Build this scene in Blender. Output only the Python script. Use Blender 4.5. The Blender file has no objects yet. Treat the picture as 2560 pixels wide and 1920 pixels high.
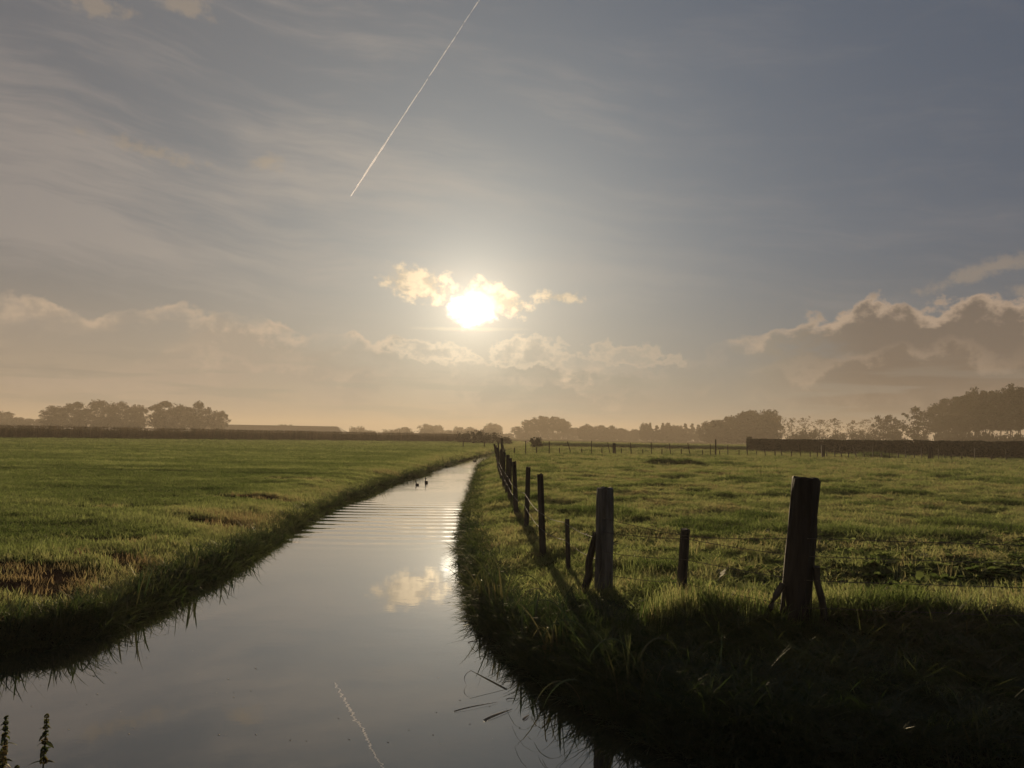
import bpy, math, random
import numpy as np
from mathutils import Matrix, Vector

sc = bpy.context.scene
COL = sc.collection
R_ = math.radians
EYE = 1.62
SUN_AZ, SUN_EL = -3.1, 9.4          # degrees from +Y towards +X, degrees above the horizon

# ------------------------------------------------------------------ camera
cam = bpy.data.cameras.new('camera'); camo = bpy.data.objects.new('camera', cam); COL.objects.link(camo)
cam.sensor_width = 36.0; cam.lens = 27.0; cam.clip_start = 0.05; cam.clip_end = 120000
camo.matrix_world = Matrix.Translation((0, 0, EYE)) @ Matrix.Rotation(R_(90 + 3.93), 4, 'X') @ Matrix.Rotation(R_(1.0), 4, 'Z')
sc.camera = camo

# ------------------------------------------------------------------ node helper
class X:
    """A socket (or number) that builds Math nodes when used in an expression."""
    def __init__(s, nt, v): s.nt, s.v = nt, v
    def _m(s, op, *a):
        n = s.nt.nodes.new('ShaderNodeMath'); n.operation = op
        for i, q in enumerate(a):
            q = q.v if isinstance(q, X) else q
            if isinstance(q, (int, float)): n.inputs[i].default_value = q
            else: s.nt.links.new(q, n.inputs[i])
        return X(s.nt, n.outputs[0])
    def __add__(s, o): return s._m('ADD', s, o)
    __radd__ = __add__
    def __mul__(s, o): return s._m('MULTIPLY', s, o)
    __rmul__ = __mul__
    def __sub__(s, o): return s._m('SUBTRACT', s, o)
    def __rsub__(s, o): return s._m('SUBTRACT', o, s)
    def __truediv__(s, o): return s._m('DIVIDE', s, o)
    def __rtruediv__(s, o): return s._m('DIVIDE', o, s)
    def __pow__(s, o): return s._m('POWER', s, o)
    def __neg__(s): return s * -1.0
    def f(s, op, *a): return s._m(op, s, *a)
class NT:
    def __init__(s, nt): s.nt = nt; nt.nodes.clear()
    def new(s, t, **k):
        n = s.nt.nodes.new(t)
        for a, b in k.items(): setattr(n, a, b)
        return n
    def link(s, a, b): s.nt.links.new(a.v if isinstance(a, X) else a, b)
    def put(s, sock, v):
        if isinstance(v, X): v = v.v
        if isinstance(v, (int, float)): sock.default_value = v
        elif isinstance(v, (tuple, list)): sock.default_value = tuple(v) + ((1,) if len(v) == 3 and sock.type == 'RGBA' else ())
        else: s.nt.links.new(v, sock)
    def x(s, v): return X(s.nt, v)
    def vec(s, a, b, c=0.0):
        n = s.new('ShaderNodeCombineXYZ')
        for i, q in enumerate((a, b, c)): s.put(n.inputs[i], q)
        return n.outputs[0]
    def sep(s, v):
        n = s.new('ShaderNodeSeparateXYZ'); s.put(n.inputs[0], v); return [s.x(o) for o in n.outputs]
    def noise(s, v, scale, detail=4.0, rough=0.55, dist=0.0, lac=2.0):
        n = s.new('ShaderNodeTexNoise'); s.put(n.inputs['Vector'], v)
        for k, q in (('Scale', scale), ('Detail', detail), ('Roughness', rough), ('Distortion', dist), ('Lacunarity', lac)): s.put(n.inputs[k], q)
        return s.x(n.outputs[0])
    def smooth(s, a, b, v):
        n = s.new('ShaderNodeMapRange', interpolation_type='SMOOTHSTEP', clamp=True)
        s.put(n.inputs[0], v); s.put(n.inputs[1], a); s.put(n.inputs[2], b); return s.x(n.outputs[0])
    def mix(s, f, a, b, mode='MIX'):
        n = s.new('ShaderNodeMix', data_type='RGBA', blend_type=mode)
        s.put(n.inputs[0], f); s.put(n.inputs[6], a); s.put(n.inputs[7], b); return n.outputs[2]
    def scale(s, c, k):
        n = s.new('ShaderNodeVectorMath', operation='SCALE'); s.put(n.inputs[0], c); s.put(n.inputs['Scale'], k); return n.outputs[0]
    def add(s, a, b):
        n = s.new('ShaderNodeVectorMath', operation='ADD'); s.put(n.inputs[0], a); s.put(n.inputs[1], b); return n.outputs[0]
    def ramp(s, v, pts):
        n = s.new('ShaderNodeValToRGB'); e = n.color_ramp.elements; n.color_ramp.interpolation = 'B_SPLINE' if len(pts) > 3 else 'LINEAR'
        while len(e) < len(pts): e.new(0.5)
        for q, (p, c) in zip(e, pts): q.position = p
        for q, (p, c) in zip(e, pts): q.color = (c, c, c, 1) if isinstance(c, (int, float)) else tuple(c) + (1,)
        s.put(n.inputs[0], v); return n.outputs[0]

# ------------------------------------------------------------------ sky
def build_sky():
    w = bpy.data.worlds.new('World'); sc.world = w; w.use_nodes = True
    N = NT(w.node_tree)
    d = N.new('ShaderNodeTexCoord').outputs['Generated']
    nrm = N.new('ShaderNodeVectorMath', operation='NORMALIZE'); N.put(nrm.inputs[0], d); d = nrm.outputs[0]
    dx, dy, dz = N.sep(d)
    deg = 57.29578
    el = dz.f('ARCSINE') * deg
    az = dx.f('ARCTAN2', dy) * deg
    dot = N.new('ShaderNodeVectorMath', operation='DOT_PRODUCT'); N.put(dot.inputs[0], d)
    a, e = R_(SUN_AZ), R_(SUN_EL)
    dot.inputs[1].default_value = (math.sin(a) * math.cos(e), math.cos(a) * math.cos(e), math.sin(e))
    ang = N.x(dot.outputs['Value']).f('MINIMUM', 1.0).f('ARCCOSINE') * deg
    daz = az - SUN_AZ; dele = el - SUN_EL

    sky = N.new('ShaderNodeTexSky', sky_type='NISHITA'); sky.sun_disc = False
    sky.sun_elevation = R_(SUN_EL); sky.sun_rotation = R_(SUN_AZ); sky.air_density = 1.0; sky.dust_density = 0.6; sky.ozone_density = 1.0
    base = N.scale(sky.outputs[0], SKY_K)
    E = lambda k_: (ang * (-1.0 / k_)).f('EXPONENT')
    def n2(u, v, seed, scale, detail, rough=0.55):
        n = N.new('ShaderNodeTexNoise', noise_dimensions='2D'); N.put(n.inputs['Vector'], N.vec(u + seed * 13.7, v + seed * 7.3))
        n.inputs['Scale'].default_value = scale; n.inputs['Detail'].default_value = detail; n.inputs['Roughness'].default_value = rough; return N.x(n.outputs[0])
    # thin high veil that the whole sky shares: a milky grey that flattens the blue
    leftness = N.smooth(18.0, -24.0, az)
    far_ = N.mix(leftness, (0.064, 0.080, 0.118), (0.125, 0.118, 0.124))
    base = N.mix(0.86, base, N.mix(E(14.0), far_, (0.42, 0.46, 0.46)))
    warm = N.mix(E(20.0), N.mix(leftness, (0.150, 0.120, 0.094), (0.38, 0.275, 0.19)), (0.40, 0.38, 0.30))
    base = N.mix(N.smooth(15.0, 0.0, el) * (0.55 + 0.25 * leftness), base, warm)

    # ---- cirrus streaks on a high flat layer
    v0 = el + az * 0.10 + (n2(az, el * 1.5, 1, 0.05, 3, 0.6) - 0.5) * 3.6
    st = n2(az * 0.05, v0 * 0.22, 2, 1.0, 4, 0.55)
    fine = n2(az * 0.09 + v0 * 0.05, v0 * 0.95, 3, 1.0, 5, 0.66)
    mid = N.smooth(9.0, 13.0, el) * N.smooth(26.0, 17.0, el)
    ci = N.smooth(0.40, 0.84, st * 0.66 + fine * 0.34 + leftness * mid * 0.17 - 0.03) * N.smooth(4.0, 10.0, el)
    base = N.mix((ci * 0.66 * (0.35 + 0.65 * leftness)).f('MINIMUM', 0.5), base, N.mix(E(18.0), (0.34, 0.285, 0.25), (0.64, 0.56, 0.45)))

    torn = n2(az, el * 1.3, 4, 0.75, 6, 0.62)
    def blob(ca, ce, ra, re, tilt=0.0):
        u = (az - ca) / ra; v = (el - ce - (az - ca) * tilt) / re
        return 1.0 - (u * u + v * v).f('SQRT')
    # a few small loose puffs
    pf = blob(-18.2, 18.8, 1.6, 0.9, 0.15).f('MAXIMUM', blob(-30.0, 26.4, 3.2, 1.0)).f('MAXIMUM', blob(-24.4, 27.6, 3.0, 0.9)).f('MAXIMUM', blob(32.5, 11.2, 6.0, 0.9, 0.22)).f('MAXIMUM', blob(34.5, 9.6, 2.2, 0.6)).f('MAXIMUM', blob(-26.0, 18.4, 5.0, 0.8, -0.1) * 0.8)
    puff = N.smooth(0.12, 0.75, pf * 0.9 + (torn - 0.5) * 1.5)
    base = N.mix(puff * 0.5, base, N.mix(E(20.0), (0.275, 0.215, 0.168), (0.62, 0.49, 0.32)))

    # ---- band of cumulus along the horizon: its top height changes with the compass direction
    t = (az + 40.0) / 80.0
    tops = [(-40, 8.0), (-33, 8.0), (-30, 7.4), (-27, 8.3), (-22, 8.6), (-17, 7.6), (-12, 7.3), (-8, 6.6), (-5.5, 6.6), (-2.6, 5.2), (-0.5, 6.9), (1.5, 7.4), (4, 6.2), (8, 5.2), (12, 5.4), (15.5, 7.0), (17.5, 7.9), (21, 8.3), (24, 9.3), (27.5, 9.6), (34, 9.2), (40, 8.4)]
    top = N.x(N.ramp(t, [((p + 40) / 80, h / 12.0) for p, h in tops])) * 12.0
    mass = N.smooth(16.0, 26.0, az)                          # the heavy cloud on the right
    sunny = E(8.0); lit = N.mix(sunny, (0.42, 0.305, 0.215), (1.15, 0.97, 0.70)); lit = N.mix(leftness * 0.5, lit, (0.60, 0.46, 0.33))
    shade = N.mix(sunny, N.mix(mass, N.mix(leftness, (0.26, 0.23, 0.185), (0.37, 0.295, 0.225)), (0.155, 0.118, 0.090)), (0.43, 0.43, 0.355))
    def heap(tp, seed, sc_, amp, soft):
        v = N.new('ShaderNodeTexVoronoi', voronoi_dimensions='2D', feature='SMOOTH_F1'); N.put(v.inputs['Vector'], N.vec(az + seed * 11.0, el * 1.2 + seed * 3.0)); v.inputs['Scale'].default_value = sc_; v.inputs['Smoothness'].default_value = 0.3
        nz = n2(az, el * 1.25, seed, sc_ * 1.5, 6, 0.58)
        hh = tp + ((0.48 - N.x(v.outputs['Distance'])) * 0.75 + (nz - 0.5) * 1.1) * amp - el
        return N.smooth(-0.10, soft, hh), N.smooth(0.0, 1.5, hh + (nz - 0.5) * 3.4)
    gaps = N.smooth(0.38, 0.58, n2(az * 0.55, el * 1.3, 11, 0.20, 4, 0.55) + 0.14 * mass)
    low = N.smooth(0.3, 4.0, el)                             # lower down the band drowns in the bright air
    for tp, seed, sc_, amp, al, sf in ((top, 5, 0.36, 2.1, 0.85, 0.35), (top * 0.68 + 0.2, 7, 0.30, 2.2, 0.50, 1.1), (top * 0.40 + 0.4, 9, 0.26, 1.6, 0.35, 1.3)):
        dn, th = heap(tp, seed, sc_, amp, sf)
        base = N.mix(dn * (0.12 + 0.88 * low) * al * (0.15 + 0.85 * gaps), base, N.mix(th, lit, shade))
    # brighter heaps just under the sun
    cb = blob(1.2, 6.3, 3.6, 1.5).f('MAXIMUM', blob(-5.9, 6.1, 4.0, 0.9, -0.1)).f('MAXIMUM', blob(8.5, 6.2, 4.5, 1.0, -0.1) * 0.8)
    heap_ = N.smooth(0.06, 0.30, cb * 0.9 + (torn - 0.5) * 1.5)
    base = N.mix(heap_ * 0.75, base, N.mix(N.smooth(0.10, 0.75, cb * 0.9 + (torn - 0.5) * 2.2), N.mix(E(7.0), (0.40, 0.32, 0.24), (1.15, 0.96, 0.68)), N.mix(E(9.0), (0.33, 0.29, 0.235), (0.58, 0.53, 0.42))))
    # long flat grey bars low over the horizon
    bars = N.smooth(0.47, 0.66, n2(az * 0.20, el * 2.2, 8, 0.55, 3, 0.5)) * N.smooth(0.3, 1.5, el) * N.smooth(6.5, 3.5, el)
    base = N.mix(bars * 0.5, base, N.mix(E(18.0), (0.20, 0.172, 0.145), (0.44, 0.43, 0.335)))

    # ---- the torn cloud beside the sun and the sun's own glare through it
    b = blob(-7.2, 11.1, 3.2, 1.5, -0.16).f('MAXIMUM', blob(-1.2, 10.3, 3.0, 1.25, -0.32)).f('MAXIMUM', blob(3.4, 10.4, 2.6, 0.6) * 0.6)
    wing = N.smooth(0.02, 0.50, b * 0.95 + (torn - 0.5) * 1.5)
    base = N.mix(wing * 0.88, base, N.mix(N.smooth(0.62, 0.38, torn), N.mix(E(4.0), (0.50, 0.40, 0.28), (2.2, 1.7, 1.05)), N.mix(E(4.0), (0.44, 0.37, 0.27), (1.1, 0.86, 0.56))))
    edge = (torn - 0.5) * 2.6
    core = N.smooth(1.75, 0.0, ((daz * daz) * 0.75 + (dele * dele) * 1.35).f('SQRT') + edge * 0.75)
    strip = N.smooth(0.0, 1.0, blob(-3.4, 7.95, 5.6, 0.22, 0.012) + (torn - 0.5) * 0.9)
    base = N.mix(strip * 0.35, base, (1.0, 0.84, 0.56))
    halo = E(1.9) * 0.75 + E(6.5) * 0.20
    base = N.add(base, N.scale((1.0, 0.84, 0.60), halo))
    base = N.add(base, N.scale((1.0, 0.92, 0.74), core * 3.2))

    bg = N.new('ShaderNodeBackground'); N.put(bg.inputs[0], base); bg.inputs[1].default_value = 1.0
    out = N.new('ShaderNodeOutputWorld'); N.link(bg.outputs[0], out.inputs[0])
SKY_K = 0.06
build_sky()
sc.world.cycles.sampling_method = 'MANUAL'; sc.world.cycles.sample_map_resolution = 512

# ------------------------------------------------------------------ sun and exposure
sl = bpy.data.lights.new('sun', 'SUN'); sl.energy = 5.0; sl.angle = R_(0.6); sl.color = (1.0, 0.76, 0.46)
so = bpy.data.objects.new('sun', sl); COL.objects.link(so)
sv = Vector((math.sin(R_(SUN_AZ)) * math.cos(R_(SUN_EL)), math.cos(R_(SUN_AZ)) * math.cos(R_(SUN_EL)), math.sin(R_(SUN_EL))))
so.rotation_euler = sv.to_track_quat('Z', 'Y').to_euler()
sc.view_settings.view_transform = 'Standard'; sc.view_settings.look = 'None'
sc.view_settings.exposure = 0.0; sc.view_settings.gamma = 1.0; sc.view_settings.use_curve_mapping = False
cy = sc.cycles
cy.use_denoising = True; cy.max_bounces = 6; cy.diffuse_bounces = 2; cy.glossy_bounces = 3; cy.transmission_bounces = 4
cy.volume_bounces = 0; cy.transparent_max_bounces = 12; cy.caustics_reflective = False; cy.caustics_refractive = False
cy.use_adaptive_sampling = True; cy.adaptive_threshold = 0.02
# ------------------------------------------------------------------ mesh helpers
rng = np.random.default_rng(7)
def vnoise(x, y, seed=0):
    xi, yi = np.floor(x).astype(np.int64), np.floor(y).astype(np.int64); fx, fy = x - xi, y - yi
    def hsh(a, b):
        h = (a * 374761393 + b * 668265263 + seed * 974634777) & 0xffffffff
        h = ((h ^ (h >> 13)) * 1274126177) & 0xffffffff
        return ((h ^ (h >> 16)) & 0xffff) / 65535.0
    u, v = fx * fx * (3 - 2 * fx), fy * fy * (3 - 2 * fy)
    return (hsh(xi, yi) * (1 - u) + hsh(xi + 1, yi) * u) * (1 - v) + (hsh(xi, yi + 1) * (1 - u) + hsh(xi + 1, yi + 1) * u) * v
def fbm(x, y, oct=4, seed=0, gain=0.5):
    s = 0; a = 1; n = 0
    for o in range(oct):
        s = s + a * vnoise(x * 2 ** o + 17.3 * o, y * 2 ** o - 9.1 * o, seed + o); n += a; a *= gain
    return s / n
def sstep(a, b, x):
    t = np.clip((x - a) / (b - a), 0, 1); return t * t * (3 - 2 * t)

def mesh(name, V, faces, mat=None, smooth=False):
    """V (n,3); faces: list of int arrays (m,3) / (m,4)."""
    me = bpy.data.meshes.new(name); V = np.asarray(V, np.float32)
    faces = [np.asarray(f, np.int32) for f in faces if len(f)]
    loops = np.concatenate([f.ravel() for f in faces]); sizes = np.concatenate([np.full(len(f), f.shape[1], np.int32) for f in faces])
    me.vertices.add(len(V)); me.vertices.foreach_set('co', V.ravel())
    me.loops.add(len(loops)); me.loops.foreach_set('vertex_index', loops)
    me.polygons.add(len(sizes)); me.polygons.foreach_set('loop_start', np.concatenate([[0], np.cumsum(sizes)[:-1]]).astype(np.int32))
    me.polygons.foreach_set('use_smooth', np.full(len(sizes), smooth))
    me.update(calc_edges=True); me.validate()
    if mat: me.materials.append(mat)
    return me
def obj(name, me, parent=None, loc=(0, 0, 0), rz=0.0, scale=None):
    o = bpy.data.objects.new(name, me); COL.objects.link(o); o.location = loc; o.rotation_euler = (0, 0, rz)
    if scale is not None: o.scale = scale
    if parent: o.parent = parent
    return o
def tag(o, label=None, cat=None, group=None, kind=None):
    for k, v in (('label', label), ('category', cat), ('group', group), ('kind', kind)):
        if v: o[k] = v
    return o
def thing(name, label, cat, loc=(0, 0, 0), rz=0.0, group=None, scale=None):
    return tag(obj(name, None, None, loc, rz, scale), label, cat, group)
class MB:
    """collects pieces for one mesh"""
    def __init__(s): s.V = []; s.Q = []; s.T = []; s.n = 0
    def add(s, V, Q=None, T=None):
        V = np.asarray(V, float).reshape(-1, 3); s.V.append(V)
        if Q is not None and len(Q): s.Q.append(np.asarray(Q) + s.n)
        if T is not None and len(T): s.T.append(np.asarray(T) + s.n)
        s.n += len(V); return s
    def tube(s, path, rad, k=6, cap=True):
        P = np.asarray(path, float); rad = np.broadcast_to(np.asarray(rad, float), (len(P),))
        d = np.gradient(P, axis=0); d /= np.linalg.norm(d, axis=1)[:, None] + 1e-9
        ref = np.where(np.abs(d[:, 2:3]) > 0.9, np.array([[1., 0, 0]]), np.array([[0, 0, 1.]]))
        u = np.cross(d, ref); u /= np.linalg.norm(u, axis=1)[:, None] + 1e-9; v = np.cross(d, u)
        a = np.arange(k) * 2 * np.pi / k
        V = P[:, None] + rad[:, None, None] * (np.cos(a)[None, :, None] * u[:, None] + np.sin(a)[None, :, None] * v[:, None])
        n = len(P); i = np.arange(n - 1)[:, None] * k; j = np.arange(k)[None]; j2 = (j + 1) % k
        Q = np.stack([i + j, i + j2, i + k + j2, i + k + j], -1).reshape(-1, 4)
        T = []
        V = V.reshape(-1, 3)
        if cap:
            V = np.vstack([V, P[:1], P[-1:]]); b = n * k
            T = [(b, (q + 1) % k, q) for q in range(k)] + [(b + 1, (n - 1) * k + q, (n - 1) * k + (q + 1) % k) for q in range(k)]
        return s.add(V, Q, T)
    def box(s, c, h):
        c, h = np.array(c, float), np.array(h, float)
        V = np.array([[x, y, z] for x in (-1, 1) for y in (-1, 1) for z in (-1, 1)]) * h + c
        return s.add(V, [(0, 1, 3, 2), (4, 6, 7, 5), (0, 4, 5, 1), (2, 3, 7, 6), (0, 2, 6, 4), (1, 5, 7, 3)])
    def mesh(s, name, mat, smooth=False):
        return mesh(name, np.vstack(s.V), ([np.vstack(s.Q)] if s.Q else []) + ([np.vstack(s.T)] if s.T else []), mat, smooth)
    def build(s, name, mat, parent=None, smooth=False, **k): return obj(name, s.mesh(name, mat, smooth), parent, **k)

# ------------------------------------------------------------------ materials
def mat(name):
    m = bpy.data.materials.new(name); m.use_nodes = True; N = NT(m.node_tree)
    out = N.new('ShaderNodeOutputMaterial'); return m, N, out
def leafy(name, stops, transl=0.5, tboost=1.5, gloss=0.05, attr=None, spread=0.35, nscale=None):
    """thin plant tissue: diffuse + translucent + a little wet shine, colour by instance tint or by noise"""
    m, N, out = mat(name)
    rnd = N.x(N.new('ShaderNodeObjectInfo').outputs['Random'])
    pos = N.new('ShaderNodeNewGeometry').outputs['Position']
    if attr:
        t = N.x(N.new('ShaderNodeAttribute', attribute_type='INSTANCER', attribute_name=attr).outputs['Fac'])
        t = t + (rnd - 0.5) * spread
    else:
        t = N.noise(pos, nscale or 1.0, 3) + (rnd - 0.5) * spread
    col = N.ramp(t, stops)
    df = N.new('ShaderNodeBsdfDiffuse'); N.put(df.inputs[0], col)
    tr = N.new('ShaderNodeBsdfTranslucent'); N.put(tr.inputs[0], N.scale(col, tboost))
    gl = N.new('ShaderNodeBsdfGlossy'); gl.inputs['Roughness'].default_value = 0.5; N.put(gl.inputs[0], (0.8, 0.8, 0.75))
    a = N.new('ShaderNodeMixShader'); a.inputs[0].default_value = transl; N.link(df.outputs[0], a.inputs[1]); N.link(tr.outputs[0], a.inputs[2])
    b = N.new('ShaderNodeMixShader'); b.inputs[0].default_value = gloss; N.link(a.outputs[0], b.inputs[1]); N.link(gl.outputs[0], b.inputs[2])
    N.link(b.outputs[0], out.inputs[0]); return m
def solid(name, c1, c2, scale, rough=0.9, bump=0.0, stretch=(1, 1, 1), spec=0.2, detail=5):
    m, N, out = mat(name)
    tc = N.new('ShaderNodeTexCoord').outputs['Object']
    mp = N.new('ShaderNodeMapping'); mp.inputs['Scale'].default_value = stretch; N.put(mp.inputs[0], tc)
    n = N.noise(mp.outputs[0], scale, detail, 0.6)
    bs = N.new('ShaderNodeBsdfPrincipled'); N.put(bs.inputs['Base Color'], N.mix(N.smooth(0.3, 0.7, n), c1, c2))
    bs.inputs['Roughness'].default_value = rough; bs.inputs['Specular IOR Level'].default_value = spec
    if bump:
        bp = N.new('ShaderNodeBump'); bp.inputs['Strength'].default_value = 1.0; bp.inputs['Distance'].default_value = bump
        N.put(bp.inputs['Height'], n); N.link(bp.outputs[0], bs.inputs['Normal'])
    N.link(bs.outputs[0], out.inputs[0]); return m

GREENS = [(0.0, (0.022, 0.036, 0.009)), (0.35, (0.060, 0.075, 0.022)), (0.6, (0.116, 0.138, 0.047)), (0.8, (0.150, 0.136, 0.062)), (1.0, (0.085, 0.058, 0.030))]
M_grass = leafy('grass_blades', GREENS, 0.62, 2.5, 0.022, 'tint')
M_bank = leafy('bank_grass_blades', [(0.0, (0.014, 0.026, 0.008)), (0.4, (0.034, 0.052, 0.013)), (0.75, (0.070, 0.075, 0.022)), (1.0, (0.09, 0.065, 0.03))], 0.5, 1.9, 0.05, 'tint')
M_reed = leafy('reed_blades', [(0.2, (0.016, 0.030, 0.010)), (0.55, (0.035, 0.055, 0.016)), (0.85, (0.10, 0.085, 0.035))], 0.4, 1.3, 0.05, None, 0.5, 1.5)
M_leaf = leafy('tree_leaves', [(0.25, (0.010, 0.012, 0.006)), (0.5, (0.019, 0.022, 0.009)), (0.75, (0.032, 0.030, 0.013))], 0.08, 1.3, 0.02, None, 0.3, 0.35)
M_autumn = leafy('autumn_leaves', [(0.25, (0.045, 0.034, 0.014)), (0.5, (0.070, 0.050, 0.020)), (0.75, (0.10, 0.062, 0.026))], 0.35, 1.3, 0.02, None, 0.3, 0.35)
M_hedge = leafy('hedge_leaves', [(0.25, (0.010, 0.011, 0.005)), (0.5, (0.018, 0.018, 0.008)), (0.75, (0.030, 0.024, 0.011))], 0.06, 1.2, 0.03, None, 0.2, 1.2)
M_maize = leafy('maize_leaves', [(0.25, (0.075, 0.062, 0.028)), (0.55, (0.14, 0.105, 0.05)), (0.8, (0.21, 0.15, 0.075))], 0.5, 1.6, 0.03, None, 0.5, 0.5)
M_nettle = leafy('nettle_leaves', [(0.3, (0.030, 0.045, 0.012)), (0.55, (0.075, 0.080, 0.020)), (0.8, (0.115, 0.080, 0.028))], 0.5, 1.4, 0.04, None, 0.5, 30.0)
M_bark = solid('bark', (0.030, 0.024, 0.018), (0.065, 0.052, 0.040), 6, 0.95)
M_post = solid('weathered_post_wood', (0.020, 0.017, 0.013), (0.085, 0.074, 0.058), 14, 0.85, 0.012, (1, 1, 0.09), 0.25)
M_pale = solid('grey_lichened_post_wood', (0.040, 0.038, 0.033), (0.18, 0.172, 0.15), 14, 0.85, 0.012, (1, 1, 0.09), 0.25)
M_dark = solid('tarred_post_wood', (0.010, 0.008, 0.006), (0.036, 0.030, 0.024), 14, 0.8, 0.012, (1, 1, 0.09), 0.25)
M_wire = solid('rusty_wire', (0.035, 0.024, 0.016), (0.11, 0.085, 0.06), 60, 0.5, 0, (1, 1, 1), 0.5)
M_roof = solid('fibre_cement_roof', (0.085, 0.070, 0.058), (0.13, 0.11, 0.09), 0.8, 0.9)
M_wall = solid('barn_wall', (0.13, 0.095, 0.07), (0.19, 0.14, 0.105), 0.8, 0.9)
M_duck = solid('dark_plumage', (0.010, 0.009, 0.008), (0.030, 0.026, 0.022), 25, 0.6)
M_straw = solid('dead_reed', (0.10, 0.075, 0.045), (0.24, 0.185, 0.115), 30, 0.6, 0, (1, 1, 1), 0.4)

# ------------------------------------------------------------------ ditch outline (metres, seen from above) and ground height
ZW = -0.40
LEFT = [(9.0, 420), (2.4, 180), (-0.2, 125), (-1.7, 100), (-3.1, 77.5), (-4.15, 57.8), (-4.45, 47.4), (-4.6, 38.2), (-4.92, 32.2), (-4.9, 27.5), (-4.8, 21.05), (-4.56, 16.4), (-4.3, 13.6), (-4.05, 11.4), (-4.11, 10.1), (-4.07, 9.1), (-4.06, 7.9), (-4.25, 7.35), (-4.75, 6.9), (-7, 6.4), (-14, 5.8), (-60, 5.5)]
NEAR = [(-60, 3.9), (-6, 3.95), (0, 4.05), (6, 3.9), (60, 3.8)]
RIGHT = [(60, 4.7), (14, 4.7), (6, 4.65), (3.2, 4.68), (2.1, 4.75), (1.35, 4.92), (0.98, 5.3), (0.76, 5.75), (0.55, 6.18), (0.31, 6.62), (0.08, 7.25), (-0.14, 7.95), (-0.37, 9.0), (-0.57, 10.7), (-0.73, 12.7), (-0.9, 15.1), (-1.08, 18.7), (-1.3, 24.5), (-1.6, 35.7), (-2.0, 52.6), (-1.5, 72), (-0.2, 92), (1.2, 120), (4.2, 180), (11.0, 420)]
def densify(P, step=0.35, amp=0.05):
    out = []
    for (a, b), (c, d) in zip(P[:-1], P[1:]):
        n = max(1, int(min(math.hypot(c - a, d - b) / step, 40)))
        for i in range(n): out.append((a + (c - a) * i / n, b + (d - b) * i / n))
    out.append(P[-1]); out = np.array(out)
    out[:, 0] += (fbm(out[:, 0] * 1.3, out[:, 1] * 1.3, 3, 5) - 0.5) * amp * 4
    out[:, 1] += (fbm(out[:, 0] * 1.3 + 50, out[:, 1] * 1.3, 3, 6) - 0.5) * amp * 2
    return out
POLY = np.vstack([densify(LEFT), densify(NEAR, 2, 0.03), densify(RIGHT)])
def sdist(x, y):
    """signed distance to the water's edge: negative over water"""
    x = np.asarray(x, float).ravel(); y = np.asarray(y, float).ravel(); d2 = np.full(x.shape, 1e9); ins = np.zeros(x.shape, bool)
    A = POLY; B = np.roll(POLY, -1, 0)
    for (ax, ay), (bx, by) in zip(A, B):
        ex, ey = bx - ax, by - ay; L = ex * ex + ey * ey
        if L < 1e-12: continue
        t = np.clip(((x - ax) * ex + (y - ay) * ey) / L, 0, 1)
        d2 = np.minimum(d2, (x - ax - t * ex) ** 2 + (y - ay - t * ey) ** 2)
        c = (ay > y) != (by > y)
        if ey != 0: ins ^= c & (x < ax + (y - ay) / ey * ex)
    d = np.sqrt(d2); return np.where(ins, -d, d)
cl_y = np.array([5, 8, 11, 16, 27, 39, 60, 80, 100, 125, 180, 420, 2000]); cl_x = np.array([-2, -2.1, -2.4, -2.9, -3.4, -3.5, -3.3, -2.3, -0.8, 0.5, 3.2, 10, 58])
def side(x, y): return np.where(x > np.interp(y, cl_y, cl_x), 1, -1)     # +1 pasture, -1 left field
def height(x, y, sd=None):
    x = np.asarray(x, float); y = np.asarray(y, float); shp = x.shape; x = x.ravel(); y = y.ravel()
    if sd is None: sd = sdist(x, y)
    s = side(x, y) > 0; near = y < 4.5
    corner = sstep(9.5, 7.5, y); wid = np.where(s, 1.9, 2.3) + (fbm(x * 0.7, y * 0.7, 2, 3) - 0.5) * 0.5; wid = np.where(near, 1.0, wid)
    t = np.clip(sd / wid, 0, 1)
    z = np.where(sd < 0, ZW - 0.05 - 0.5 * sstep(0, 0.8, -sd), ZW - 0.05 + 0.45 * (0.38 * np.clip(sd / 0.16, 0, 1) + 0.62 * (1 - (1 - t) ** 1.6)))
    far = 1 / (1 + (y / 200.0) ** 2)
    bump = np.where(s, (fbm(x * 0.9, y * 0.9, 3, 11) - 0.5) * 0.20 + (fbm(x * 2.6, y * 2.6, 2, 12) - 0.5) * 0.07, (fbm(x * 0.8, y * 1.1, 3, 21) - 0.5) * 0.10)
    bump = bump + (fbm(x * 0.05, y * 0.12, 2, 31) - 0.5) * 0.10
    z = z + bump * sstep(0.15, 1.4, sd) * far
    z = z + 0.10 * np.exp(-((y - 7.0) / 0.38) ** 2) * sstep(0.9, 1.8, x) * sstep(40, 20, x)     # low ridge added under the cross fence to shade the bank in front
    for (cx, cy_, rx, ry, hh) in ((9.7, 47.3, 2.2, 0.7, 0.30), (13.5, 48.0, 1.2, 0.5, 0.16), (37.3, 79.0, 2.4, 1.0, 0.55)):       # old tussock mounds and a spoil heap
        z = z + hh * np.exp(-(((x - cx) / rx) ** 2 + ((y - cy_) / ry) ** 2) * 1.2)
    return z.reshape(shp)
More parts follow.
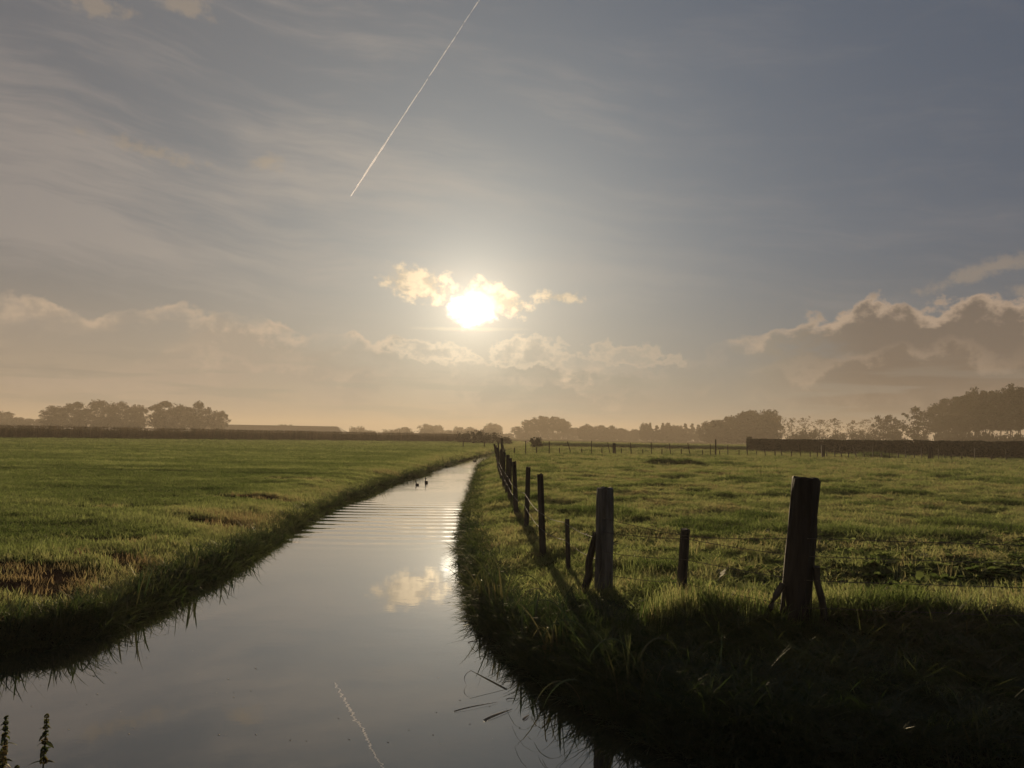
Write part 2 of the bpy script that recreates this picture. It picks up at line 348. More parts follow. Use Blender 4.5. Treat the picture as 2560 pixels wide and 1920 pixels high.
def mud(x, y):
    """bare trampled soil on the left field beside the bank, 0..1"""
    m = 0
    for (cx, cy_, rx, ry) in ((-5.6, 9.0, 0.9, 0.55), (-5.1, 8.3, 0.7, 0.35), (-5.3, 10.3, 0.7, 0.35), (-6.1, 11.6, 0.8, 0.3), (-4.6, 9.9, 0.45, 0.3), (-8.1, 16.1, 1.3, 0.5), (-6.6, 7.6, 0.9, 0.5), (-5.6, 14.5, 0.9, 0.5), (-6.6, 19.5, 1.2, 0.6), (-7.4, 27, 1.6, 1.0)):
        m = np.maximum(m, np.exp(-(((x - cx) / rx) ** 2 + ((y - cy_) / ry) ** 2)))
    return sstep(0.25, 0.65, m * (0.5 + fbm(x * 2.2, y * 2.2, 3, 44)))

def graded(lo, hi, d0, grow, limit):
    out = [0.0]; d = d0
    while out[-1] < limit:
        if out[-1] > hi: d *= grow
        out.append(out[-1] + d)
    return np.array(out)
gx = graded(0, 11, 0.11, 1.055, 1490); gx = np.concatenate([-gx[:0:-1], gx])
gy = graded(0, 17, 0.11, 1.022, 1490); gyb = graded(0, 4, 0.5, 1.25, 190); gy = np.concatenate([-gyb[:0:-1], gy])
GX, GY = np.meshgrid(gx, gy)
GZ = height(GX, GY)
nx, ny = len(gx), len(gy); ii = (np.arange(ny - 1)[:, None] * nx + np.arange(nx - 1)[None]).ravel()
m, N, out = mat('field_soil_and_turf'); M_ground = m
pos = N.new('ShaderNodeNewGeometry').outputs['Position']; gpx, gpy, gpz = N.sep(pos)
n1 = N.noise(pos, 0.9, 6, 0.6); n2 = N.noise(pos, 14, 5, 0.65); n3 = N.noise(N.vec(gpx * 0.02, gpy * 0.12), 1.0, 5, 0.6)
turf = N.mix(N.smooth(0.3, 0.7, n2), (0.022, 0.026, 0.009), (0.058, 0.062, 0.020)); turf = N.mix(N.smooth(0.40, 0.65, n1 * 0.5 + n3 * 0.5), turf, (0.068, 0.062, 0.022))
soil = N.mix(n2, (0.020, 0.014, 0.010), (0.055, 0.036, 0.025))
mv = N.x(N.new('ShaderNodeAttribute', attribute_name='mud').outputs['Fac'])
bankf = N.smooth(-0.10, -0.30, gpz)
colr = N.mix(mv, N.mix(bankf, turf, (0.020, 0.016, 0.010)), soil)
bs = N.new('ShaderNodeBsdfDiffuse'); N.put(bs.inputs[0], colr)
bp = N.new('ShaderNodeBump'); bp.inputs['Distance'].default_value = 0.05; N.put(bp.inputs['Height'], n2); N.link(bp.outputs[0], bs.inputs['Normal']); N.link(bs.outputs[0], out.inputs[0])
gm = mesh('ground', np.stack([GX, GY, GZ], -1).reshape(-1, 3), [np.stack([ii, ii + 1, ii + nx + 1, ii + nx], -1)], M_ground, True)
at_ = gm.attributes.new('mud', 'FLOAT', 'POINT'); at_.data.foreach_set('value', mud(GX, GY).ravel().astype(np.float32))
tag(obj('ground', gm), 'flat green fields either side of a straight ditch', kind='structure')

# water sheet
m, N, out = mat('still_ditch_water'); M_water = m
pos = N.new('ShaderNodeNewGeometry').outputs['Position']; wx_, wy_, wz_ = N.sep(pos)
def ring(cx, cy_, lam, r0, r1, amp, ph=0.0):
    r = ((wx_ - cx) * (wx_ - cx) + (wy_ - cy_) * (wy_ - cy_)).f('SQRT')
    wob = N.noise(pos, 0.5, 2) * 1.5
    return ((r + wob * 0.25) * (6.2832 / lam) + ph).f('SINE') * N.smooth(r0, r0 + 3.5, r) * N.smooth(r1, r1 - 5.0, r) * amp
hgt = ring(-3.65, 32.2, 0.72, 7.5, 19.5, 0.0042) + ring(-3.65, 32.2, 0.31, 9.0, 18.0, 0.00035, 1.0)
hgt = hgt + ring(-3.76, 31.3, 0.30, 0.0, 5.5, 0.0022) + ring(-3.58, 33.0, 0.26, 0.0, 5.0, 0.0018)
calm = N.smooth(16.0, 40.0, wy_)
hgt = hgt + (N.noise(N.vec(wx_, wy_ * 1.6), 2.2, 3) - 0.5) * (0.0006 + 0.0045 * calm)
hgt = hgt + (N.noise(N.vec(wx_, wy_), 0.7, 2) - 0.5) * 0.0012
bp = N.new('ShaderNodeBump'); bp.inputs['Distance'].default_value = 1.0; bp.inputs['Strength'].default_value = 1.0; N.put(bp.inputs['Height'], hgt)
fr = N.new('ShaderNodeFresnel'); fr.inputs[0].default_value = 1.33; N.link(bp.outputs[0], fr.inputs['Normal'])
gl = N.new('ShaderNodeBsdfGlossy'); gl.inputs['Roughness'].default_value = 0.012; N.put(gl.inputs[0], (0.98, 0.97, 0.95)); N.link(bp.outputs[0], gl.inputs['Normal'])
df = N.new('ShaderNodeBsdfDiffuse'); N.put(df.inputs[0], (0.020, 0.022, 0.015))
mx = N.new('ShaderNodeMixShader'); N.link(((N.x(fr.outputs[0]) ** 0.63) * 1.27).f('MINIMUM', 1.0), mx.inputs[0]); N.link(df.outputs[0], mx.inputs[1]); N.link(gl.outputs[0], mx.inputs[2]); N.link(mx.outputs[0], out.inputs[0])
wl = [(-62, 3.2), (62, 3.2), (62, 5.9), (5, 6.2), (1.5, 7.5), (0.6, 12), (0, 20), (-0.4, 40), (-0.5, 70), (1.5, 100), (3, 125), (6, 180), (13, 420), (7, 420), (0.5, 180), (-2.0, 125), (-3.5, 100), (-5.2, 80), (-6.2, 60), (-6.9, 40), (-6.9, 30), (-6.2, 20), (-5.5, 12), (-5.6, 8), (-8, 6.8), (-62, 6.2)]
wm = bpy.data.meshes.new('water'); wm.from_pydata([(a, b, ZW) for a, b in wl], [], [list(range(len(wl)))]); wm.materials.append(M_water)
tag(obj('water', wm), 'still water of the ditch mirroring the low sun', kind='structure')

# ------------------------------------------------------------------ scattered grass (countless blades: stuff)
def blade_mesh(name, n, r, h0, h1, w, lean, droop, seg, mat_, seed, clump=1.0):
    g = np.random.default_rng(seed)
    a = g.uniform(0, 2 * np.pi, n); rr = r * np.sqrt(g.uniform(0, 1, n)) ** clump
    b = np.stack([rr * np.cos(a), rr * np.sin(a), np.full(n, -0.02)], -1)
    h = g.uniform(h0, h1, n); la = a * 0.5 + g.uniform(0, 2 * np.pi, n) * 0.9; ln = g.uniform(0.15, 1, n) * lean; dr = g.uniform(0.2, 1, n) * droop
    wa = g.uniform(0, np.pi, n); ww = w * g.uniform(0.6, 1.3, n)
    V = []; k = 2 * seg + 1
    for i in range(seg + 1):
        t = i / seg
        c = b + np.stack([np.cos(la) * ln * h * t ** 1.6, np.sin(la) * ln * h * t ** 1.6, h * (t - dr * t ** 3)], -1)
        if i == seg: V.append(c); break
        o = np.stack([np.cos(wa), np.sin(wa), 0 * wa], -1) * (ww * (1 - 0.55 * t * t))[:, None] * 0.5
        V += [c - o, c + o]
    V = np.stack(V, 1).reshape(-1, 3); base = np.arange(n)[:, None] * k
    Q = [base + np.array([[2 * i, 2 * i + 1, 2 * i + 3, 2 * i + 2]]) for i in range(seg - 1)]
    T = base + np.array([[2 * seg - 2, 2 * seg - 1, 2 * seg]])
    return mesh(name, V, [np.vstack(Q)] * (1 if seg > 1 else 0) + [T], mat_)
def proto_collection(name, meshes):
    c = bpy.data.collections.new(name)
    for i, me in enumerate(meshes):
        c.objects.link(bpy.data.objects.new(f'{name}_{i:02d}', me))
    return c
def scatter(name, pts, rot, scl, tint, coll, label):
    n = len(pts); me = bpy.data.meshes.new(name); me.vertices.add(n); me.vertices.foreach_set('co', np.asarray(pts, np.float32).ravel())
    for k, ty, key, a in (('rot', 'FLOAT_VECTOR', 'vector', rot), ('scl', 'FLOAT_VECTOR', 'vector', scl), ('tint', 'FLOAT', 'value', tint)):
        at = me.attributes.new(k, ty, 'POINT'); at.data.foreach_set(key, np.asarray(a, np.float32).ravel())
    o = tag(obj(name, me), label, kind='stuff')
    g = bpy.data.node_groups.new(name, 'GeometryNodeTree'); g.interface.new_socket('Geometry', in_out='INPUT', socket_type='NodeSocketGeometry'); g.interface.new_socket('Geometry', in_out='OUTPUT', socket_type='NodeSocketGeometry')
    gi = g.nodes.new('NodeGroupInput'); go = g.nodes.new('NodeGroupOutput'); ip = g.nodes.new('GeometryNodeInstanceOnPoints')
    ci = g.nodes.new('GeometryNodeCollectionInfo'); ci.inputs[0].default_value = coll; ci.inputs['Separate Children'].default_value = True; ci.inputs['Reset Children'].default_value = True
    def na(nm):
        q = g.nodes.new('GeometryNodeInputNamedAttribute'); q.data_type = 'FLOAT_VECTOR'; q.inputs[0].default_value = nm; return q.outputs[0]
    rv = g.nodes.new('FunctionNodeRandomValue'); rv.data_type = 'INT'; rv.inputs[4].default_value = 0; rv.inputs[5].default_value = len(coll.objects) - 1
    er = g.nodes.new('FunctionNodeEulerToRotation'); L = g.links.new
    L(gi.outputs[0], ip.inputs['Points']); L(ci.outputs[0], ip.inputs['Instance']); ip.inputs['Pick Instance'].default_value = True
    L(rv.outputs[2], ip.inputs['Instance Index']); L(na('rot'), er.inputs[0]); L(er.outputs[0], ip.inputs['Rotation']); L(na('scl'), ip.inputs['Scale']); L(ip.outputs[0], go.inputs[0])
    md = o.modifiers.new('scatter', 'NODES'); md.node_group = g
    return o
def rots(n, tilt=0.15): return np.stack([rng.normal(0, tilt, n), rng.normal(0, tilt, n), rng.uniform(0, 2 * np.pi, n)], -1)
short_clumps = proto_collection('short_grass', [blade_mesh(f'short_grass_{i}', 46, 0.17, 0.05, 0.12, 0.007, 0.75, 0.25, 2, M_grass, 100 + i) for i in range(5)])
tall_clumps = proto_collection('tufted_grass', [blade_mesh(f'tufted_grass_{i}', 50, 0.15, 0.07, 0.20, 0.008, 0.8, 0.45, 3, M_grass, 200 + i) for i in range(6)])
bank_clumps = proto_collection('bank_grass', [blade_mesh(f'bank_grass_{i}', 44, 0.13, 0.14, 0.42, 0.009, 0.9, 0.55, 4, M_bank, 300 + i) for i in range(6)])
stalk_clumps = proto_collection('seed_stalks', [blade_mesh(f'seed_stalks_{i}', 14, 0.12, 0.2, 0.42, 0.006, 0.3, 0.1, 3, M_grass, 400 + i) for i in range(3)])

def field_points(cap, K, d0, d1, a0, a1):
    dk = math.sqrt(K / cap)
    nA = int(0.5 * (a1 - a0) * (dk ** 2 - d0 ** 2) * cap); nB = int(K * (a1 - a0) * math.log(d1 / dk))
    d = np.concatenate([np.sqrt(rng.uniform(d0 ** 2, dk ** 2, nA)), dk * (d1 / dk) ** rng.uniform(0, 1, nB)]); a = rng.uniform(a0, a1, nA + nB)
    return np.stack([d * np.sin(a), d * np.cos(a)], -1), d, dk
P, D, dk = field_points(90, 60000, 4.6, 260, -0.76, 0.76)
SD = sdist(P[:, 0], P[:, 1]); S = side(P[:, 0], P[:, 1])
keep = (SD > 0.22) & (P[:, 1] > 4.6) & ~((P[:, 1] < 6.7) & (P[:, 0] > 0.3) & (rng.uniform(0, 1, len(P)) < 0.75)); P, D, SD, S = P[keep], D[keep], SD[keep], S[keep]  # pasture grass thinned on the near right bank, where darker grass deepens the shade
Z = height(P[:, 0], P[:, 1], SD); x, y = P[:, 0], P[:, 1]
wide = np.clip(D / dk, 1, 7)
# left field: short even sward, streaks along the rows, thin on the bare soil
L = S < 0; md_ = mud(x, y)
L &= (rng.uniform(0, 1, len(x)) > md_ * 0.93)
st = fbm(x * 0.10, y * 0.55, 4, 61); st2 = fbm(x * 0.5, y * 0.9, 3, 62)
edge = sstep(3.6, 0.5, SD)
trk = sstep(0.60, 0.74, fbm(x * 0.025, y * 0.75, 3, 63)) * sstep(18, 40, D)
hz = (0.55 + 0.75 * st + 0.35 * (st2 - 0.5)) * (1 + 0.4 * edge) * (1 - 0.6 * trk)
tint = np.clip(0.31 + 0.55 * (st - 0.5) + 0.5 * (st2 - 0.5) + 0.34 * edge + 0.4 * md_ + sstep(40, 150, D) * 0.05 - 0.28 * trk, 0.02, 0.98)
q = L; n = q.sum(); sc3 = np.stack([wide[q]] * 2 + [hz[q] * np.clip(wide[q], 1, 1.5)], -1) * rng.uniform(0.8, 1.2, (n, 1))
scatter('meadow_grass', np.column_stack([x[q], y[q], Z[q]]), rots(n), sc3, tint[q], short_clumps, 'short even green grass of the field left of the ditch')
# right pasture: tufted, with taller dark tussocks
q = S > 0; tu = fbm(x * 0.55, y * 0.75, 4, 71); tb = sstep(0.56, 0.72, tu)
pk = sstep(0.35, 0.65, fbm(x * 1.7, y * 1.7, 2, 73))
mound = np.exp(-(((x - 9.7) / 2.4) ** 2 + ((y - 47.3) / 1.0) ** 2)) + np.exp(-(((x - 37.3) / 2.6) ** 2 + ((y - 79) / 1.3) ** 2)) + np.exp(-(((x - 13.5) / 1.4) ** 2 + ((y - 48) / 0.7) ** 2))
hz = 0.40 + 0.32 * pk + 0.60 * tb + 0.6 * np.clip(mound, 0, 1); tint = np.clip(0.60 + 0.30 * (fbm(x * 0.3, y * 0.4, 3, 74) - 0.5) - 0.42 * tb - 0.5 * np.clip(mound, 0, 1) + 0.25 * (pk - 0.5), 0.02, 0.98)
strip = np.exp(-((y - 7.0) / 0.32) ** 2) * sstep(0.9, 1.6, x); hz = hz + 0.75 * strip; hz = np.where((y < 6.7) & (x > 0.3), hz * 0.55, hz)
n = q.sum(); sc3 = np.stack([wide[q]] * 2 + [hz[q] * np.clip(wide[q], 1, 1.6)], -1) * rng.uniform(0.8, 1.2, (n, 1))
scatter('pasture_grass', np.column_stack([x[q], y[q], Z[q]]), rots(n, 0.2), sc3, tint[q], tall_clumps, 'tufted uneven grass of the pasture right of the ditch')
# long grass hanging over both banks
def bank_points(LINE, n, dmax):
    A = densify(LINE, 0.15, 0.05); A = A[(A[:, 1] > 4.8) & (A[:, 1] < dmax) & (np.abs(A[:, 0]) < 0.95 * A[:, 1] + 2)]
    w = 1 / np.maximum(np.hypot(A[:, 0], A[:, 1]), 9) ** 1.3; w /= w.sum(); k = rng.choice(len(A), n, p=w); pp = A[k] + rng.uniform(-0.12, 0.12, (n, 2))
    return pp
B = np.vstack([bank_points(LEFT, 12000, 130), bank_points(RIGHT, 15000, 130)])
B = B + rng.uniform(-0.9, 0.9, B.shape); nb_ = len(B); B = np.vstack([B, np.column_stack([rng.uniform(0.3, 11, 6500), rng.uniform(4.6, 6.85, 6500)])]); sb = sdist(B[:, 0], B[:, 1]); lim = np.where(side(B[:, 0], B[:, 1]) < 0, 0.34, np.where(B[:, 1] < 8, 0.8, 0.32)); k = (sb > -0.03) & ((sb < lim * rng.uniform(0.4, 1.4, len(sb))) | (np.arange(len(sb)) >= nb_)) & (B[:, 1] > 4.5); B, sb = B[k], sb[k]  # appended points lay darker grass over the near right bank to deepen its shade
zb = height(B[:, 0], B[:, 1], sb); db = np.hypot(B[:, 0], B[:, 1]); wb = np.clip(db / 22, 1, 3.0)
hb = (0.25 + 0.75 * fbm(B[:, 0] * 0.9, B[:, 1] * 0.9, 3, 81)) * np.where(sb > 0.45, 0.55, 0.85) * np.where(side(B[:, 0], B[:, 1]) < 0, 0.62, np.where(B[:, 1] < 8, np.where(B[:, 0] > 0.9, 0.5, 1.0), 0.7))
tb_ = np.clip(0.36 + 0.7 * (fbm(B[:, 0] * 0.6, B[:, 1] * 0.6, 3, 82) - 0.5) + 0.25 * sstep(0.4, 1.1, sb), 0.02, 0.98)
scatter('bank_grass', np.column_stack([B, zb]), rots(len(B), 0.28), np.stack([wb, wb, hb], -1) * rng.uniform(0.75, 1.25, (len(B), 1)), tb_, bank_clumps, 'long rank grass hanging over both ditch banks, darker grass added to deepen the near right shade')
# ------------------------------------------------------------------ fences
def gz(x, y): return float(height(np.array([x]), np.array([y]))[0])
def post(parent, b, t, w, mat_, seed, k=10, sq=0.0, name='post', rings=9, w_top=None):
    """a weathered post from 0.3 m under the turf at b=(x,y) to its top t=(x,y,z)"""
    g = np.random.default_rng(seed); z0 = gz(*b); B = np.array([b[0], b[1], z0]); T = np.array(t, float); ax = T - B; L = np.linalg.norm(ax); ax /= L
    u = np.cross(ax, (0, 1, 0.0)); u /= np.linalg.norm(u); v = np.cross(ax, u); a = np.arange(k) * 2 * np.pi / k + g.uniform(0, 0.6)
    sqf = (np.abs(np.cos(a)) ** 4 + np.abs(np.sin(a)) ** 4) ** -0.25; pr = (1 - sq) + sq * sqf
    irr = 1 + 0.07 * g.normal(size=k); w_top = w_top or w * 0.93
    hs = np.concatenate([[-0.3], np.linspace(0, L - 0.02, rings), [L - 0.006, L]]); V = []
    for i, h in enumerate(hs):
        r = (w + (w_top - w) * np.clip(h / L, 0, 1)) / 2 * pr * irr * (1 + 0.025 * g.normal(size=k))
        if i == len(hs) - 2: r = r * 0.97
        if i == len(hs) - 1: r = r * 0.86
        hh = h + (0.006 * g.normal(size=k) if i >= len(hs) - 2 else 0)
        V.append(B + np.outer(np.full(k, 1.0) * hh, ax) + r[:, None] * (np.cos(a)[:, None] * u + np.sin(a)[:, None] * v))
    n = len(hs); V = np.vstack(V + [B + ax * (L - 0.004)]); i = np.arange(n - 1)[:, None] * k; j = np.arange(k)[None]; j2 = (j + 1) % k
    Q = np.stack([i + j, i + j2, i + k + j2, i + k + j], -1).reshape(-1, 4); Tt = [(n * k, (n - 1) * k + q, (n - 1) * k + (q + 1) % k) for q in range(k)]
    return obj(name, mesh(name, V, [Q, np.array(Tt)], mat_, False), parent)
def brace(parent, a, b, r, mat_, seed):
    g = np.random.default_rng(seed); a, b = np.array(a, float), np.array(b, float); t = np.linspace(0, 1, 6)[:, None]
    P_ = a + (b - a) * t + g.normal(0, 0.006, (6, 3)); return MB().tube(P_, r * (1 + 0.08 * g.normal(size=6)), 8).build('brace', mat_, parent)
def wire(parent, pts, r=0.003, barbs=True, sag=0.02, seed=0):
    g = np.random.default_rng(seed); mb = MB(); path = []
    for a, b in zip(pts[:-1], pts[1:]):
        a, b = np.array(a, float), np.array(b, float); n = max(4, int(np.linalg.norm(b - a) / 0.35)); t = np.linspace(0, 1, n, endpoint=False)[:, None]
        path.append(a + (b - a) * t - np.array([0, 0, 1.0]) * sag * 4 * t * (1 - t) + g.normal(0, 0.0025, (n, 3)))
    path = np.vstack(path + [np.array(pts[-1:], float)]); mb.tube(path, r, 4)
    if barbs:
        s = np.concatenate([[0], np.cumsum(np.linalg.norm(np.diff(path, axis=0), axis=1))])
        for d in np.arange(0.1, s[-1], 0.13):
            c = np.array([np.interp(d, s, path[:, i]) for i in range(3)])
            if c[1] > 16: break
            v = g.normal(size=3); v *= 0.016 / np.linalg.norm(v); mb.tube([c - v, c, c + v], [0.0008, 0.0022, 0.0008], 3, False)
    return mb.build('wire', M_wire, parent)
nf = thing('barbed_wire_fence', 'old barbed wire fence of uneven wooden posts following the ditch bank', 'fence', (0.99, 8.15, 0))
nf.location = (0, 0, 0)
NP = [((2.475, 6.75), (2.585, 6.75, 1.31), 0.265, M_dark, 14, 0.0, 0.232), ((0.99, 8.15), (0.995, 8.15, 1.10), 0.195, M_pale, 12, 0.55, 0.178), ((1.70, 7.69), (1.745, 7.69, 0.74), 0.105, M_post, 10, 0, None),
      ((0.735, 9.57), (0.71, 9.57, 0.62), 0.062, M_post, 8, 0, None), ((0.475, 10.87), (0.42, 10.87, 1.10), 0.098, M_post, 10, 0.3, None), ((0.31, 14.23), (0.325, 14.23, 1.07), 0.098, M_post, 10, 0.2, None),
      ((0.14, 16.58), (0.07, 16.58, 1.09), 0.105, M_post, 9, 0.3, None), ((-0.01, 20.0), (-0.02, 20.0, 1.07), 0.10, M_post, 8, 0.3, None), ((-0.09, 21.8), (-0.08, 21.8, 1.11), 0.11, M_post, 8, 0, None),
      ((-0.20, 24.7), (-0.22, 24.7, 1.14), 0.11, M_post, 8, 0, None), ((-0.36, 29.5), (-0.38, 29.5, 1.12), 0.11, M_post, 8, 0, None), ((-0.50, 34.5), (-0.60, 34.5, 1.13), 0.11, M_post, 8, 0, None),
      ((-0.62, 39.5), (-0.78, 39.5, 1.16), 0.11, M_post, 8, 0, None), ((-0.72, 45.0), (-0.98, 45.0, 1.18), 0.12, M_post, 8, 0, None), ((-0.76, 51.5), (-0.86, 51.5, 1.22), 0.12, M_post, 8, 0, None), ((-0.66, 59.0), (-0.70, 59.0, 1.50), 0.20, M_dark, 10, 0, None),
      ((6.6, 6.45), (6.65, 6.45, 0.95), 0.11, M_post, 9, 0, None)]
for i, (b, t, w, mm, k, sq, wt) in enumerate(NP): post(nf, b, t, w, mm, 500 + i, k, sq, w_top=wt)
def on_post(i, z):
    (bx, by), t = NP[i][0], NP[i][1]; f = z / t[2]; return (bx + (t[0] - bx) * f - (0.0 if i in (0, 2, 16) else 0.04), by - NP[i][2] / 2 * (1 if i in (0, 1, 2, 16) else 0), z)
brace(nf, (2.36, 6.70, 0.40), (2.10, 6.72, -0.12), 0.030, M_post, 1); brace(nf, (2.63, 6.66, 0.56), (2.76, 6.68, -0.14), 0.030, M_post, 2)
brace(nf, (0.905, 8.16, 0.62), (0.78, 8.28, -0.12), 0.038, M_post, 3); brace(nf, (-0.66, 58.9, 1.1), (-0.30, 57.6, -0.1), 0.05, M_post, 4)
for j, z in enumerate((0.80, 0.65, 0.45, 0.22)):
    zs = {2: min(z, 0.68), 3: min(z, 0.58)}
    wire(nf, [on_post(i, zs.get(i, z)) for i in (1, 2, 0, 16)], seed=10 + j, sag=0.015)
for j, z in enumerate((0.58, 0.36)):
    wire(nf, [on_post(i, z) for i in (1, 3, 4, 5, 6, 7, 8, 9, 10, 11, 12, 13, 14, 15)], r=0.0032, seed=20 + j, sag=0.03)

ff = thing('field_fence', 'thin stake fence with leaning posts across the far side of the pasture', 'fence')
TALL, SHORT, THICK = 1.28, 0.66, 1.30
FP = [(0.3, 0, 0), (1.3, 1, 0), (2.3, 0, 0), (3.5, 1, 0), (4.5, 0, 0), (5.7, 1, -.33), (6.7, 0, 0), (7.7, 1, 0), (8.8, 0, 0), (9.7, 1, -.22), (10.1, 2, 0), (10.9, 0, 0), (11.9, 1, -.1), (13.0, 0, 0), (13.9, 1, -.05), (14.9, 0, 0), (15.8, 1, -.16), (16.8, 0, 0), (17.7, 1, -.2), (18.9, 0, 0), (19.7, 1, -.03), (20.2, 3, 0), (20.6, 0, 0), (21.4, 1, 0), (22.5, 0, 0), (23.3, 1, 0), (24.2, 0, 0), (25.1, 1, -.16), (26.0, 0, 0), (26.7, 1, -.16), (27.6, 0, 0), (28.5, 1, -.1), (29.4, 0, 0), (30.1, 1, 0), (30.7, 2, -.06), (31.0, 0, 0), (31.8, 1, -.05), (32.5, 1, -.2), (33.1, 0, 0), (33.9, 1, -.24), (34.7, 0, -.1), (35.6, 1, 0), (36.5, 0, 0), (37.4, 1, -.1), (38.3, 0, 0), (39.1, 1, 0), (40.0, 0, 0), (40.8, 1, 0), (41.6, 2, .16), (42.0, 0, 0), (42.6, 1, .06), (43.3, 0, 0), (44.0, 1, .03), (44.9, 0, 0), (46.0, 1, .03), (47.4, 0, 0), (48.6, 1, 0), (50.2, 0, 0), (51.6, 1, .05), (53.2, 1, 0)]
def fy(x): return float(np.interp(x, [0, 4, 11, 22, 34, 44, 54], [66, 71, 76, 76, 75.5, 77, 74]))
ends = []
for i, (x_, kd, ln) in enumerate(FP):
    y_ = fy(x_); h_ = (SHORT, TALL, THICK, 1.65)[kd] * (0.95 + 0.1 * ((i * 37) % 10) / 10); w_ = (0.11, 0.10, 0.34, 0.17)[kd]
    z0 = gz(x_, y_); post(ff, (x_, y_), (x_ + ln * h_, y_, z0 + h_), w_, M_dark, 700 + i, 6, 0, rings=3)
    ends.append((x_, y_ - 0.05, z0))
for z in (0.30, 0.58): wire(ff, [(a, b, c + z) for a, b, c in ends], r=0.006, barbs=False, sag=0.04, seed=40 + int(z * 100))

gt = thing('field_gate', 'open wooden gate frame of two posts and a top rail far down the field', 'gate')
for a, b in (((-6.45, 104.0), 0.90), ((-3.70, 107.0), 0.86)): post(gt, a, (a[0], a[1], gz(*a) + b), 0.16, M_dark, 901, 6, 0, rings=3)
z0 = gz(-6.45, 104); MB().tube([(-6.45, 104.0, z0 + 0.84), (-5.0, 105.5, z0 + 0.80), (-3.7, 107.0, z0 + 0.80)], 0.045, 6).build('rail', M_post, gt)
MB().box((-5.15, 105.4, z0 + 0.72), (0.16, 0.02, 0.09)).build('latch_plate', M_post, gt)

# ------------------------------------------------------------------ trees
def leaf_quads(C, s, g, flat=0.0):
    n = len(C); a = g.normal(size=(n, 3)); a /= np.linalg.norm(a, axis=1)[:, None]; b = g.normal(size=(n, 3)); b -= (a * b).sum(1)[:, None] * a; b /= np.linalg.norm(b, axis=1)[:, None]
    b[:, 2] *= (1 - flat); s = (s * g.uniform(0.6, 1.4, n))[:, None]
    V = np.stack([C - a * s * 0.6, C + b * s * 0.34, C + a * s * 0.6, C - b * s * 0.34], 1).reshape(-1, 3)
    return V, np.arange(n * 4).reshape(n, 4)
def tree_proto(H, Wd, seed, trunk_h=0.25, nl=12, prof='round', leaves=2600, ls=0.55, clump=0.9, tr=0.02, sub=3, open_=0.0, mat_=None):
    """returns (trunk mesh, crown mesh) of a tree H tall with a crown Wd wide, base at the origin"""
    g = np.random.default_rng(seed); mb = MB(); tips = []
    tz = np.linspace(-0.3, H * 0.86, 9); tp = np.stack([np.cumsum(g.normal(0, H * 0.008, 9)), np.cumsum(g.normal(0, H * 0.008, 9)), tz], -1); tp -= tp[0] * [1, 1, 0]
    mb.tube(tp, np.linspace(H * tr, H * tr * 0.25, 9) * np.array([1.35] + [1] * 8), 7)
    cz = H * (trunk_h + 1) / 2; hz_ = H * (1 - trunk_h) / 2 - clump * 0.55; hw_ = max(Wd / 2 - clump * 0.7, 0.3)
    for i in range(nl):
        w_ = 1 - 2 * (i + 0.5) / nl; w_ = np.clip(w_ + g.uniform(-0.15, 0.15), -0.9, 1.0); a = i * 2.39996 + g.uniform(-0.5, 0.5)
        rr = math.sqrt(max(0.0, 1 - w_ * w_)) * g.uniform(0.78, 1.08); z = cz + hz_ * w_ * g.uniform(0.88, 1.06); u = (z / H - trunk_h) / (1 - trunk_h)
        if prof == 'cone': rr = 1.15 * (1 - u) * g.uniform(0.8, 1.1)
        if prof == 'tall': rr = rr * (0.65 + 0.35 * u + 0.25 * (1 - abs(2 * u - 1)))
        e = np.array([tp[-1, 0] + math.cos(a) * rr * hw_, tp[-1, 1] + math.sin(a) * rr * hw_, z]); reach = rr * hw_ + 0.3
        sz = min(max(z - reach * (0.25 if prof == 'cone' else 0.9), H * trunk_h * 0.75), H * 0.84); s0 = np.array([np.interp(sz, tz, tp[:, 0]), np.interp(sz, tz, tp[:, 1]), sz])
        mid = (s0 + e) / 2 + np.array([0, 0, -0.06 * reach]) + g.normal(0, 0.06 * reach, 3)
        lp = np.array([s0, (s0 + mid) / 2, mid, (mid + e) / 2, e]); r0 = H * tr * 0.42 * (1 - 0.5 * max(u, 0))
        mb.tube(lp, np.linspace(r0, r0 * 0.25, 5), 5, False)
        for t in np.linspace(0.5, 1.0, sub):
            c = lp[0] * (1 - t) + lp[-1] * t + g.normal(0, 0.10 * reach + 0.15, 3); mb.tube([lp[0] * (1 - t * 0.8) + lp[-1] * t * 0.8, c], [r0 * 0.3, r0 * 0.1], 4, False); tips.append(c)
    tips = np.array(tips); tips = tips[g.uniform(0, 1, len(tips)) > open_]
    k = g.integers(0, len(tips), leaves); cr = clump * g.uniform(0.55, 1.25, len(tips)) * (np.clip(1.15 - 0.8 * tips[:, 2] / H, 0.25, 1) if prof == 'cone' else 1)
    o = g.normal(size=(leaves, 3)); o /= np.linalg.norm(o, axis=1)[:, None]; o *= g.uniform(0.1, 1, (leaves, 1)) ** 0.5
    C = tips[k] + o * cr[k][:, None] * np.array([1.15, 1.15, 0.8]); C = C[C[:, 2] > 0.4]
    V, Q = leaf_quads(C, ls, g)
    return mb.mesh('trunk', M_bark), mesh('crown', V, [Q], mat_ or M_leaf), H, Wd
def plant_tree(name, proto, x_, y_, H, Wd, label, group, rz):
    tm, cm, h0, w0 = proto; z0 = gz(x_, y_)
    t = thing(name, label, 'tree', (x_, y_, z0), rz, group, (Wd / w0, Wd / w0, (H - z0) / h0))
    obj('trunk', tm, t); obj('crown', cm, t); return t
